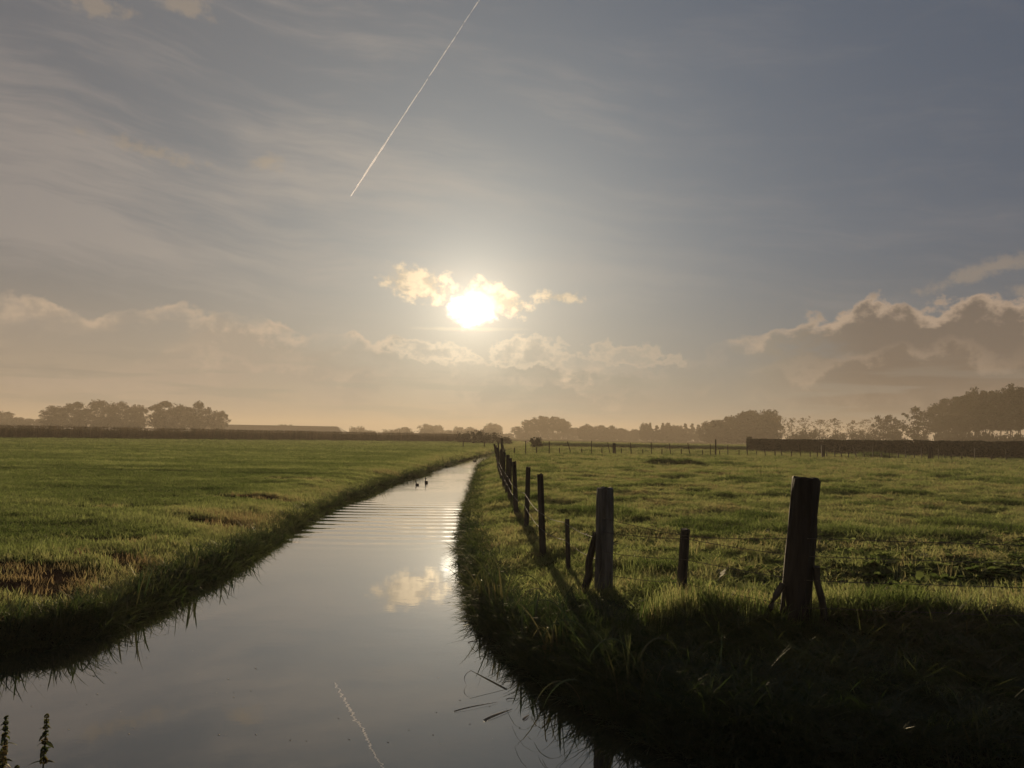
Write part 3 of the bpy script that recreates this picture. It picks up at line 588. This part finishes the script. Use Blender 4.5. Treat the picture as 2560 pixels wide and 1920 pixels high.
TREES = {
'left': [(-251.5, 424, 14.9, 14.6), (-236.7, 418, 16.8, 15.7), (-227.3, 426, 18.0, 17.8), (-211.0, 415, 16.5, 14.3), (-209.2, 430, 16.5, 12.5), (-189.8, 420, 18.2, 17.5), (-184.4, 428, 16.4, 11.1), (-169.5, 416, 17.3, 14.3), (-161.2, 422, 13.7, 11.4)],
'farleft': [(-345.5, 520, 13.4, 16.2), (-345.6, 540, 9.3, 9.6), (-330.9, 530, 8.5, 8.3), (-333.5, 545, 9.4, 8.5)],
'centre': [(-105.9, 760, 9.6, 11.9), (-80.5, 740, 12.9, 13.9), (-71.1, 750, 11.7, 10.9), (-64.5, 780, 7.4, 9.8), (-50.4, 745, 10.8, 11.6), (-40.5, 770, 10.5, 15.2), (-28.1, 760, 8.6, 11.1), (-19.2, 750, 14.9, 14.8), (-13.3, 770, 13.0, 9.6)],
'stand': [(5.7, 610, 9.9, 10.8), (12.7, 600, 15.5, 9.4), (18.0, 612, 16.9, 8.9), (23.2, 598, 18.5, 8.7), (27.8, 610, 18.3, 8.3), (32.1, 602, 18.7, 8.8), (37.6, 615, 17.3, 8.3), (40.7, 600, 16.7, 7.5), (44.8, 608, 14.7, 7.6), (49.0, 604, 10.0, 8.8)],
'low': [(52.1, 560, 10.7, 8.8), (56.9, 570, 12.4, 7.7), (60.2, 560, 10.2, 7.6), (66.3, 575, 11.7, 7.8), (68.7, 560, 10.4, 7.6), (75.0, 570, 11.2, 8.3), (80.8, 565, 9.5, 8.2), (87.6, 575, 8.2, 7.8), (90.0, 560, 8.7, 8.2)],
'spiky': [(86.5, 500, 11.9, 6.8), (91.5, 510, 13.0, 6.4), (94.2, 498, 11.0, 6.7), (99.5, 505, 12.8, 6.3), (104.3, 512, 13.0, 6.4), (105.5, 500, 11.2, 6.8), (110.9, 508, 10.9, 7.4), (113.3, 500, 12.7, 6.8), (120.1, 510, 13.0, 6.9), (121.7, 500, 12.0, 7.3)],
'mound': [(102.8, 400, 11.3, 10.4), (106.8, 392, 12.4, 11.4), (114.3, 398, 15.2, 12.4), (115.8, 385, 16.0, 12.4), (123.0, 394, 17.7, 12.7), (125.3, 384, 17.0, 12.0), (132.6, 392, 17.6, 10.2)],
'sparse': [(121.2, 345, 14.1, 7.2), (122.3, 335, 12.5, 6.6), (130.4, 342, 12.8, 7.1), (133.0, 332, 12.2, 8.0), (142.6, 338, 12.9, 7.7), (146.5, 330, 11.7, 7.2), (155.4, 336, 12.4, 8.1)],
'oak': [(156.0, 322, 14.7, 10.4), (164.9, 330, 12.7, 7.6), (158.3, 300, 16.4, 11.6)],
'row': [(182.2, 330, 18.7, 10.0), (178.3, 316, 19.9, 9.2), (175.3, 303, 20.4, 9.2), (171.8, 291, 20.8, 8.8), (168.9, 280, 20.6, 8.8), (166.1, 270, 20.5, 8.4), (163.3, 261, 20.2, 8.2), (160.7, 252, 19.9, 8.4), (158.5, 244, 19.6, 8.1), (156.3, 236, 19.6, 8.1), (154.5, 228, 19.4, 7.8), (152.6, 220, 19.3, 7.6), (150.6, 212, 19.2, 7.3)]}
TREES['row'] = [(a, b, c * (0.98 + 0.012 * ((i * 5) % 7)), w * 0.88) for i, (a, b, c, w) in enumerate(TREES['row'])]
TREES['row'] += [(a + 11, b + 3, c - 0.5, w) for a, b, c, w in TREES['row'][:11]]
round_ = [tree_proto(16, 15, 20 + i, 0.13, 26, 'round', 5200, 0.75, 1.9, 0.022, 3) for i in range(4)]
bushy = [tree_proto(13, 12, 30 + i, 0.03, 24, 'round', 5200, 0.8, 1.9, 0.02, 3) for i in range(3)]
tall_ = [tree_proto(19, 9, 40 + i, 0.34, 30, 'tall', 4800, 0.55, 1.25, 0.012, 3) for i in range(4)]
spiky_ = [tree_proto(12, 7, 50 + i, 0.06, 24, 'cone', 3400, 0.7, 1.1, 0.016, 3) for i in range(3)]
sparse_ = [tree_proto(12.5, 7.6, 60 + i, 0.28, 20, 'vase', 900, 0.36, 0.75, 0.012, 4, 0.1, M_autumn) for i in range(4)]
oak_ = [tree_proto(15, 10.5, 70 + i, 0.22, 22, 'round', 2600, 0.5, 1.1, 0.016, 4, 0.15) for i in range(3)]
SETS = {'left': (round_, 'broad_tree', 'broad round-crowned tree in the dark clump beside the long barn', 'tree clump by the barn'),
        'farleft': (bushy, 'hazy_tree', 'low misty tree standing apart beyond the dark clump by the barn', 'misty trees beyond the clump'),
        'centre': (bushy, 'distant_tree', 'small rounded tree fading into mist between barn and ditch end', 'misty trees towards the ditch end'),
        'stand': (tall_, 'tall_tree', 'tall slender tree in the misty stand beside the gap over the ditch', 'misty stand beside the gap'),
        'low': (bushy, 'low_tree', 'low rounded tree in the misty row between tall stand and pointed trees', 'low misty tree row'),
        'spiky': (spiky_ + bushy, 'pointed_tree', 'pointed dark tree in the misty row before the big rounded wood', 'pointed misty trees'),
        'mound': (bushy, 'wood_tree', 'dense bushy tree merged into the big rounded wood behind the pasture', 'trees of the rounded wood'),
        'sparse': (sparse_, 'roadside_tree', 'thin half-bare autumn tree in the open row behind the hedge', 'half-bare row behind the hedge'),
        'oak': (oak_, 'leafy_tree', None, None),
        'row': (tall_, 'poplar_tree', 'tall poplar with bare lower trunk in the dense row above the hedge', 'poplar row')}
OAKL = ['leafy dark tree at the end of the half-bare row', 'small leafy tree in the gap between half-bare row and poplars', 'broad open-crowned tree standing in front of the poplar row end']
for key, (pr, nm, lab, grp) in SETS.items():
    for i, (x_, y_, H, Wd) in enumerate(TREES[key]): plant_tree(nm, pr[(i * 7 + len(key)) % len(pr)], x_, y_, H, Wd * 1.12, lab or OAKL[i], grp, i * 1.7)
# shrubs
def shrub_proto(seed, mat_, n=900, ls=0.30):
    g = np.random.default_rng(seed); mb = MB(); c = []
    for i in range(9):
        a = i * 2.4; e = np.array([math.cos(a) * g.uniform(0.3, 0.9), math.sin(a) * g.uniform(0.3, 0.9), g.uniform(0.22, 0.85)]); mb.tube([(0, 0, -0.1), e * [0.4, 0.4, 0.5], e], [0.03, 0.02, 0.008], 4, False); c.append(e)
    c = np.array(c); k = g.integers(0, 9, n); C = c[k] + g.normal(0, 0.2, (n, 3)); C = C[(C[:, 2] > 0) & (C[:, 2] < 1.08)]
    V, Q = leaf_quads(C, ls * 0.5, g); return mb.mesh('stem', M_bark), mesh('foliage', V, [Q], mat_)
shr = [shrub_proto(80 + i, M_leaf) for i in range(3)]
def shrub(x_, y_, w, h, lab, grp, i, nm='shrub'):
    t = thing(nm, lab, 'shrub', (x_, y_, gz(x_, y_)), i * 1.3, grp, (w / 2, w / 2, h)); obj('stem', shr[i % 3][0], t); obj('foliage', shr[i % 3][1], t)
for i in range(11): shrub(118 + i * 5.4, 322 + (i * 7 % 5) * 2, 6.5, 4.2 + (i % 3), 'bushy undergrowth shrub at the foot of the half-bare trees', 'undergrowth behind the hedge', i)
for i in range(16): shrub(148 + i * 2.3, 214 + i * 7.5, 6.0, 2.6 + i * 0.22 + (i % 4) * 0.7, 'low shrub between the poplar trunks', 'shrubs under the poplars', i)
for i in range(26): shrub(-330 + i * 13.6, 600 + (i * 11 % 7) * 8, 15, 4.5 + (i * 5 % 4), 'low misty bush of the far tree line behind the crop', 'far misty bushes behind the crop', i)
for i in range(24): shrub(10 + i * 7.6, 640 + (i * 11 % 7) * 8, 14, 6 + (i * 5 % 4), 'low misty bush under the far trees behind the pasture', 'far misty bushes behind the pasture', i)
for i, (a, b, w, h) in enumerate([(-10.5, 172, 4, 2.4), (-7.2, 168, 3.6, 2.6), (-4.0, 163, 4.0, 2.2), (-1.4, 158, 3.2, 1.6)]): shrub(a, b, w, h, 'rounded bush at the crop corner beside the ditch', 'bushes at the crop corner', i)
shrub(3.6, 108, 2.0, 1.5, 'small lone bush beyond the thin stake fence near the ditch', None, 1)
b_ = shrub_proto(95, M_hedge, 1500, 0.26); t = thing('bramble_mound', 'dark rounded bramble mound in front of the long hedge', 'shrub', (53.5, 86.5, gz(53.5, 86.5)), 0.3, None, (2.7, 2.0, 1.55)); obj('stem', b_[0], t); obj('foliage', b_[1], t)

# ------------------------------------------------------------------ hedge on the right, crop on the left
hd = thing('hedge', 'long dark clipped hedge with a square end behind the pasture fence', 'hedge')
H0, H1 = np.array([33.8, 109.3]), np.array([92.0, 62.0]); hl = np.linalg.norm(H1 - H0); hu = (H1 - H0) / hl; hn = np.array([-hu[1], hu[0]])
g = np.random.default_rng(3); n = 34000
s_ = g.uniform(0, hl, n); top = 1.80 + 0.45 * s_ / hl + (fbm(s_ * 0.8, s_ * 0, 3, 9) - 0.5) * 0.12; fc = g.uniform(0, 1, n)
w_ = np.where(fc < 0.62, -0.9 + g.normal(0, 0.05, n), np.where(fc < 0.92, g.uniform(-0.9, 0.9, n), 0.9)); h_ = np.where((fc >= 0.62) & (fc < 0.92), top + g.normal(0, 0.035, n), g.uniform(0, 1, n) * top)
e_ = g.uniform(0, 1, n) < 0.02; s_ = np.where(e_, g.normal(0, 0.05, n), s_); w_ = np.where(e_, g.uniform(-0.9, 0.9, n), w_); h_ = np.where(e_, g.uniform(0, 1, n) * top, h_)
xy = H0 + s_[:, None] * hu + w_[:, None] * hn; C = np.column_stack([xy, h_ + height(xy[:, 0], xy[:, 1], np.full(n, 50.0))])
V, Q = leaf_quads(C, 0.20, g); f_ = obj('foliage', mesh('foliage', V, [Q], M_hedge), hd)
mb = MB(); k = 24
for i in range(k):
    a, b = H0 + hu * (0.08 + (hl - 0.1) * i / k), H0 + hu * (0.08 + (hl - 0.1) * (i + 1) / k); z0, z1 = [1.68 + 0.45 * q / k for q in (i, i + 1)]
    V = [(*(p + hn * o), z) for p, zt in ((a, z0), (b, z1)) for o in (-0.8, 0.8) for z in (-0.1, zt)]
    mb.add(V, [(0, 1, 5, 4), (2, 6, 7, 3), (1, 3, 7, 5)] + ([(0, 2, 3, 1)] if i == 0 else []))
mb.build('twig_core', M_bark, hd)

def maize(seed):
    g = np.random.default_rng(seed); mb = MB(); H = g.uniform(1.75, 1.95); mb.tube([(0, 0, -0.1), (0.02, 0.01, H * 0.6), (0.03, 0, H)], [0.018, 0.014, 0.006], 4, False)
    for i in range(9):
        z = H * (0.12 + 0.09 * i); a = i * math.pi + g.uniform(-0.6, 0.6); L = g.uniform(0.45, 0.75); d = np.array([math.cos(a), math.sin(a), 0]); c = np.array([-d[1], d[0], 0]) * 0.045; P_ = [np.array([0, 0, z]) + d * L * t + np.array([0, 0, L * (0.75 * t - 0.95 * t * t)]) for t in (0, 0.4, 0.75, 1)]
        mb.add([P_[0] - c, P_[0] + c, P_[1] - c, P_[1] + c, P_[2] - c * .7, P_[2] + c * .7, P_[3]], [(0, 1, 3, 2), (2, 3, 5, 4)], [(4, 5, 6)])
    for i in range(5):
        a = i * 1.26; mb.tube([(0.03, 0, H), (0.03 + 0.1 * math.cos(a), 0.1 * math.sin(a), H + 0.2)], [0.008, 0.003], 3, False)
    return mb.mesh('maize', M_maize)
mc = proto_collection('maize_plant', [maize(600 + i) for i in range(4)])
CL = np.array([(-150, 20), (-76, 116), (-33, 169), (-9.5, 192)]); seg = np.linalg.norm(np.diff(CL, axis=0), axis=1); cs = np.concatenate([[0], np.cumsum(seg)])
n = 13000; s_ = rng.uniform(0, cs[-1], n); row = rng.integers(0, 12, n); c = np.column_stack([np.interp(s_, cs, CL[:, i]) for i in (0, 1)]); c += np.array([-0.77, 0.63]) * row[:, None] * 0.6 + rng.normal(0, 0.08, (n, 2))
scatter('maize_crop', np.column_stack([c, height(c[:, 0], c[:, 1], np.full(n, 50.0))]), rots(n, 0.06), np.repeat(rng.uniform(0.92, 1.06, n)[:, None], 3, 1), np.zeros(n), mc, 'standing brown-green crop along the far edge of the left field')
n = 3800; c = np.column_stack([rng.uniform(5, 36, n), rng.uniform(0, 5, n)]); c[:, 1] += 124 - c[:, 0] * 0.25
scatter('rough_grass_strip', np.column_stack([c, height(c[:, 0], c[:, 1], np.full(n, 50.0))]), rots(n, 0.1), np.stack([np.full(n, 3.2)] * 2 + [rng.uniform(1.8, 3.2, n)], -1), np.full(n, 0.12), bank_clumps, 'dark strip of tall rough grass beyond the thin stake fence')

# ------------------------------------------------------------------ barn
bn = thing('barn', 'long low barn with a pale pitched roof beside the tree clump', 'barn', (-156.5, 520, 0))
MB().box((0, 6, 1.6), (38, 8, 1.7)).build('wall', M_wall, bn)
L2, hw, ze, zr = 40.5, 9.4, 3.1, 6.4
rf = MB().add([(-L2, 6 - hw, ze), (L2 + 2.4, 6 - hw, ze), (L2 - 3.0, 6, zr), (-L2, 6, zr), (-L2, 6 + hw, ze), (L2 + 2.4, 6 + hw, ze), (-L2, 6 - hw, ze - 0.2), (L2 + 2.4, 6 - hw, ze - 0.2), (-L2, 6 + hw, ze - 0.2), (L2 + 2.4, 6 + hw, ze - 0.2)],
     [(0, 1, 2, 3), (3, 2, 5, 4), (6, 7, 1, 0), (4, 5, 9, 8), (7, 9, 5, 1), (6, 8, 9, 7)], [(1, 5, 2), (0, 3, 4)]).build('roof', M_roof, bn)
MB().tube([(-L2, 6, zr + 0.05), (L2 - 3.2, 6, zr + 0.05)], 0.16, 6).build('ridge_cap', M_roof, rf)
for x_ in (-24, -8, 8, 24): MB().box((x_, -2.03, 1.35), (2.0, 0.03, 1.35)).build('door', M_bark, bn)

# ------------------------------------------------------------------ ducks on the water
def duck(x_, y_, rz, lab, s):
    t = thing('duck', lab, 'duck', (x_, y_, ZW), rz, None, (s, s, s))
    P_ = [(-0.19, 0, 0.085), (-0.16, 0, 0.075), (-0.10, 0, 0.05), (0, 0, 0.035), (0.09, 0, 0.04), (0.14, 0, 0.07), (0.158, 0, 0.12), (0.160, 0, 0.165), (0.166, 0, 0.195), (0.185, 0, 0.215), (0.205, 0, 0.212), (0.216, 0, 0.205)]
    MB().tube(P_, [0.004, 0.03, 0.062, 0.08, 0.072, 0.05, 0.03, 0.025, 0.034, 0.036, 0.028, 0.010], 10).build('body', M_duck, t, True)
    MB().tube([(0.212, 0, 0.206), (0.24, 0, 0.200), (0.262, 0, 0.196)], [0.013, 0.011, 0.006], 6).build('bill', M_straw, t)
duck(-3.58, 33.0, 1.9, 'dark duck with raised neck swimming ahead of its smaller companion', 0.88)
duck(-3.76, 31.3, 2.2, 'small dark duck swimming behind its larger companion in the ditch', 0.68)
duck(-2.9, 62.4, 0.6, 'tiny dark duck far up the ditch where the banks close in', 1.0)

# ------------------------------------------------------------------ vapour trail, nine kilometres up
m, N, out = mat('ice_vapour'); tc = N.new('ShaderNodeTexCoord').outputs['Object']; tx, ty, tz = N.sep(tc)
nn = N.noise(tc, 0.0035, 4, 0.6); age = N.smooth(29000.0, 15000.0, ty)
tr = N.new('ShaderNodeBsdfTranslucent'); N.put(tr.inputs[0], (0.9, 0.9, 0.9)); df = N.new('ShaderNodeBsdfDiffuse'); N.put(df.inputs[0], (0.9, 0.9, 0.9)); tp = N.new('ShaderNodeBsdfTransparent')
ad = N.new('ShaderNodeAddShader'); N.link(tr.outputs[0], ad.inputs[0]); N.link(df.outputs[0], ad.inputs[1])
mx = N.new('ShaderNodeMixShader'); N.put(mx.inputs[0], (N.smooth(0.30, 0.62, nn + 0.26 - age * 0.24) * (1.0 - age * 0.5) * 0.6).f('MINIMUM', 1.0)); N.link(tp.outputs[0], mx.inputs[1]); N.link(ad.outputs[0], mx.inputs[2]); N.link(mx.outputs[0], out.inputs[0])
def sky_pt(az, el, alt): d = alt / math.tan(R_(el)); return np.array([math.sin(R_(az)) * d, math.cos(R_(az)) * d, alt])
A_, B_ = sky_pt(-12.31, 17.1, 9000), sky_pt(-3.0, 30.5, 9000); t = np.linspace(0, 1.15, 60)[:, None]; g = np.random.default_rng(5)
cp = A_ + (B_ - A_) * t + g.normal(0, 3, (60, 3)); cr = np.interp(t[:, 0], [0, 0.02, 0.25, 0.4, 0.5, 1.15], [5, 16, 30, 26, 12, 9]) * (1 + 0.15 * g.normal(size=60))
ct = MB().tube(cp, cr, 8).build('vapour_trail', m, None, True); tag(ct, 'thin white aircraft vapour trail slanting across the upper sky', 'vapour trail'); ct.visible_shadow = True

# ------------------------------------------------------------------ reeds
def reed_mesh(seed, n, h0, h1, lean, w=0.02, droop=0.3, r=0.16): return blade_mesh('blades', n, r, h0, h1, w, lean, droop, 6, M_reed, seed)
reeds = [reed_mesh(801, 10, 0.40, 0.85, 0.45, 0.024), reed_mesh(802, 9, 0.35, 0.75, 0.7, 0.020, 0.5), reed_mesh(803, 12, 0.4, 0.9, 0.6, 0.018, 0.7), reed_mesh(804, 8, 0.45, 0.8, 0.3, 0.028, 0.1)]
def reed(x_, y_, lab, grp, i, s=1.0, lean=(0, 0)):
    o = obj('reed_tuft', reeds[i % 4], None, (x_, y_, max(gz(x_, y_), ZW - 0.05)), i * 2.1, (s, s, s)); o.rotation_euler = (lean[0], lean[1], i * 2.1); tag(o, lab, 'reed', grp)
LD = densify(LEFT, 0.2, 0.05); RD = densify(RIGHT, 0.2, 0.05)
def near_line(A, y0, y1, n, seed):
    g = np.random.default_rng(seed); A = A[(A[:, 1] > y0) & (A[:, 1] < y1) & (np.abs(A[:, 0]) < 6.5)]; return A[np.sort(g.choice(len(A), n, replace=len(A) < n))] + g.uniform(-0.06, 0.06, (n, 2))
for i, (a, b) in enumerate(near_line(LD, 6.4, 13, 20, 1)): reed(a - 0.08, b, 'tuft of upright green reed blades along the left bank waterline', 'reed tufts on the left bank', i, 0.62 + 0.25 * ((i * 7) % 5) / 5)
for i, (a, b) in enumerate(near_line(RD, 4.7, 9.5, 34, 2)): reed(a + 0.10, b + 0.05, 'tuft of long drooping reed blades on the dark right bank corner', 'reed tufts on the right bank corner', i + 1, (0.60 + 0.3 * ((i * 7) % 5) / 5) * (0.55 if a > 1.1 else 1))
for i, (a, b) in enumerate(near_line(RD, 9.5, 30, 16, 3)): reed(a + 0.05, b, 'small reed tuft leaning over the water below the fence posts', 'reed tufts below the fence', i + 2, 0.45)
# arching pale blades, a snapped reed and floating bits
def blade_strip(pts, w, name, mat_, lab, cat, grp=None):
    P_ = np.array(pts, float); tt = np.linspace(0, 1, 14); ts = np.linspace(0, 1, len(P_)); deg_ = min(3, len(P_) - 1)
    C = np.column_stack([np.polyval(np.polyfit(ts, P_[:, i], deg_), tt) for i in range(3)]); d = np.gradient(C, axis=0); sv_ = np.cross(d, (0.2, -0.4, 1.0)); sv_ /= np.linalg.norm(sv_, axis=1)[:, None]
    ww = w * (1 - tt ** 3 * 0.9)[:, None] * 0.5; up = np.array([0, 0, w * 0.12]); V = np.vstack([C - sv_ * ww, C + up, C + sv_ * ww]); k = np.arange(13)
    Q = np.vstack([np.stack([k, k + 1, k + 15, k + 14], -1), np.stack([k + 14, k + 15, k + 29, k + 28], -1)]); o = obj(name, mesh(name, V, [Q], mat_, True)); return tag(o, lab, cat, grp)
blade_strip([(0.03, 6.30, -0.412), (-0.08, 6.339, -0.371), (-0.19, 6.379, -0.329), (-0.30, 6.418, -0.288)], 0.022, 'snapped_reed', M_reed, 'snapped reed stem pointing out low over the water', 'reed')
blade_strip([(-0.29, 6.417, -0.29), (-0.335, 6.41, -0.32), (-0.345, 6.40, -0.36), (-0.32, 6.39, -0.403)], 0.005, 'dangling_leaf', M_straw, 'thin dead leaf curving from the snapped reed tip into the water', 'leaf')
for i, (a, b, w) in enumerate([((-0.383, 5.783), (-0.064, 5.994), 0.012), ((-0.157, 5.61), (0.042, 5.845), 0.022), ((-0.386, 7.66), (-0.291, 7.744), 0.014), ((-0.004, 6.06), (0.089, 6.08), 0.010), ((0.12, 5.63), (0.17, 5.74), 0.016)]):
    p0, p1 = np.array([*a, ZW + 0.004]), np.array([*b, ZW + 0.006]); blade_strip([p0, p0 * .67 + p1 * .33 + [0, 0, 0.006], p0 * .33 + p1 * .67 + [0, 0, 0.004], p1], w, 'floating_reed', M_straw,
        ['long thin dead reed floating off the right bank corner', 'broad wet reed piece floating close to the reed fringe', 'short pale reed sliver floating beside the bank above the snapped reed', 'tiny reed fragment floating beside the snapped reed', 'stubby reed bit floating among the corner reeds'][i], 'reed')
for i, (p0, h, dx_, dy_) in enumerate([((0.62, 6.35), 0.55, -0.55, 0.05), ((0.75, 6.2), 0.42, -0.50, -0.1), ((0.55, 6.8), 0.5, -0.5, 0.1), ((1.0, 5.75), 0.40, -0.42, -0.1), ((0.95, 5.95), 0.35, 0.35, -0.1), ((0.42, 7.4), 0.5, -0.42, 0.0), ((0.6, 5.8), 0.36, -0.40, -0.22), ((0.7, 5.7), 0.40, -0.45, -0.30)]):
    z0 = gz(*p0); blade_strip([(*p0, z0 - 0.02), (p0[0] + dx_ * 0.3, p0[1] + dy_ * 0.3, z0 + h * 0.85), (p0[0] + dx_ * 0.7, p0[1] + dy_ * 0.7, z0 + h), (p0[0] + dx_, p0[1] + dy_, z0 + h * 0.62)], 0.016, 'arching_blade', M_reed, 'single pale sedge blade arching out from the dark bank corner', 'sedge', 'arching sedge blades')
# foam flecks and drifting specks
g = np.random.default_rng(77); n = 150; c = np.column_stack([g.uniform(-4.5, 0.6, n), 5.2 + 9 * g.uniform(0, 1, n) ** 2]); k = (sdist(c[:, 0], c[:, 1]) < -0.04); c = c[k]; mb = MB()
for (a, b) in c:
    r = g.uniform(0.002, 0.006); an = np.arange(6) * math.pi / 3; mb.add(np.vstack([np.column_stack([a + r * np.cos(an), b + r * np.sin(an), np.full(6, ZW + 0.001)]), [[a, b, ZW + 0.002 + r * 0.5]]]), None, [(6, q, (q + 1) % 6) for q in range(6)])
tag(mb.build('floating_specks', M_straw), 'tiny pale specks drifting on the ditch water', kind='stuff')

# weedy patch and pale seed stalks
def weed(seed):
    g = np.random.default_rng(seed); mb = MB()
    for i in range(11):
        a = g.uniform(0, 6.28); L = g.uniform(0.12, 0.28); d = np.array([math.cos(a), math.sin(a), 0]); c = np.array([-d[1], d[0], 0]) * L * 0.22; P_ = [d * L * t + np.array([0, 0, L * (0.9 * t - 0.55 * t * t)]) for t in (0.1, 0.45, 0.8, 1)]
        mb.add([P_[0] - c * .3, P_[0] + c * .3, P_[1] - c, P_[1] + c, P_[2] - c * .7, P_[2] + c * .7, P_[3]], [(0, 1, 3, 2), (2, 3, 5, 4)], [(4, 5, 6)])
    return mb.mesh('weed', M_grass)
wc = proto_collection('broad_weed', [weed(650 + i) for i in range(4)])
n = 1000; c = np.column_stack([rng.normal(6.6, 2.2, n), rng.normal(11.8, 1.0, n)]); c2 = np.column_stack([rng.normal(5.6, 1.3, 700), rng.normal(9.3, 0.45, 700)]); c3 = np.column_stack([rng.uniform(0.2, 4, 260), rng.uniform(5.6, 7.2, 260)])
c = np.vstack([c, c2]); s_ = sdist(c[:, 0], c[:, 1]); c = c[s_ > 0.2]; n = len(c)
scatter('broadleaf_weeds', np.column_stack([c, height(c[:, 0], c[:, 1])]), rots(n, 0.2), np.repeat(rng.uniform(0.4, 0.8, n)[:, None], 3, 1), rng.uniform(0.1, 0.4, n), wc, 'dark broad-leaved weeds spread in a patch of the pasture')
c = np.vstack([np.column_stack([rng.normal(1.45, 0.13, 26), rng.normal(6.85, 0.12, 26)]), np.column_stack([rng.uniform(0.2, 6, 45), rng.uniform(6.6, 11, 45)])]); n = len(c)
scatter('seed_stalks', np.column_stack([c, height(c[:, 0], c[:, 1])]), rots(n, 0.1), np.repeat(rng.uniform(0.5, 0.95, n)[:, None], 3, 1), np.full(n, 0.68), stalk_clumps, 'pale dry grass seed stalks standing about the fence posts')

# ------------------------------------------------------------------ nettles at the near bank
def leaf_shape(L, w):
    mb = MB(); t = np.linspace(0, 1, 6); wd = w * np.sin(np.pi * t ** 0.75) * 0.5; z = -0.35 * L * t * t
    V = np.vstack([np.column_stack([t * L, -wd, z]), np.column_stack([t * L, 0 * t, z + 0.05 * L * np.sin(np.pi * t)]), np.column_stack([t * L, wd, z])]); k = np.arange(5)
    return mb.add(V, np.vstack([np.stack([k, k + 1, k + 7, k + 6], -1), np.stack([k + 6, k + 7, k + 13, k + 12], -1)])).mesh('leaf', M_nettle, True)
lf = leaf_shape(0.055, 0.02)
def whorl(seed):
    g = np.random.default_rng(seed); n = 46; C = g.normal(size=(n, 3)); C /= np.linalg.norm(C, axis=1)[:, None]; C *= np.array([0.0085, 0.0085, 0.006]); V, Q = leaf_quads(C, 0.008, g); return mesh('flower_whorl', V, [Q], M_nettle)
wh = [whorl(i) for i in range(3)]
def nettle(x_, y_, top, lab, seed, lean):
    g = np.random.default_rng(seed); z0 = gz(x_, y_); H = top - z0; t = thing('nettle', lab, 'nettle', (x_, y_, z0)); P_ = np.array([(lean * (h / H) ** 2, 0.01 * math.sin(h * 5), h) for h in np.linspace(-0.05, H, 8)])
    MB().tube(P_, np.linspace(0.0045, 0.0018, 8), 6).build('stem', M_nettle, t, True); h = H; i = 0; gap = 0.018
    while h > 0.1:
        c = (lean * (h / H) ** 2, 0.01 * math.sin(h * 5), h); o = obj('flower_whorl', wh[i % 3], t, c, g.uniform(0, 6)); s = 0.8 + 0.5 * min(1, (H - h) / 0.12); o.scale = (s, s, s * 1.3)
        if i > 0:
            for q in range(2):
                l = obj('leaf', lf, t, c); l.rotation_euler = (g.uniform(-0.3, 0.3), g.uniform(-0.2, 0.5), i * 1.57 + q * math.pi + g.uniform(-0.4, 0.4)); k = g.uniform(0.45, 0.75) * min(1.4, 0.5 + (H - h) / 0.12); l.scale = (k, k, k)
        h -= gap; gap = min(gap * 1.16, 0.075); i += 1
nettle(-1.70, 2.90, 0.565, 'upright nettle with clustered seed whorls standing clear of its neighbours', 1, 0.010)
nettle(-1.85, 2.90, 0.557, 'slim nettle beside the frame with a drooping tip', 2, 0.012)
nettle(-1.74, 2.70, 0.530, 'leafy bent nettle leaning below the slim one', 3, 0.03)
nettle(-1.66, 2.72, 0.455, 'short bushy nettle crowding the foot of the upright one', 4, -0.02)

# ------------------------------------------------------------------ mist
m, N, out = mat('ground_mist'); pv = N.new('ShaderNodeVolumePrincipled'); pv.inputs['Color'].default_value = (0.84, 0.73, 0.59, 1); pv.inputs['Density'].default_value = 0.00072; pv.inputs['Anisotropy'].default_value = 0.25; N.link(pv.outputs[0], out.inputs['Volume'])
tag(MB().box((0, 650, 11.8), (1500, 850, 13.4)).build('haze', m), 'thin morning mist lying over the fields', kind='stuff')
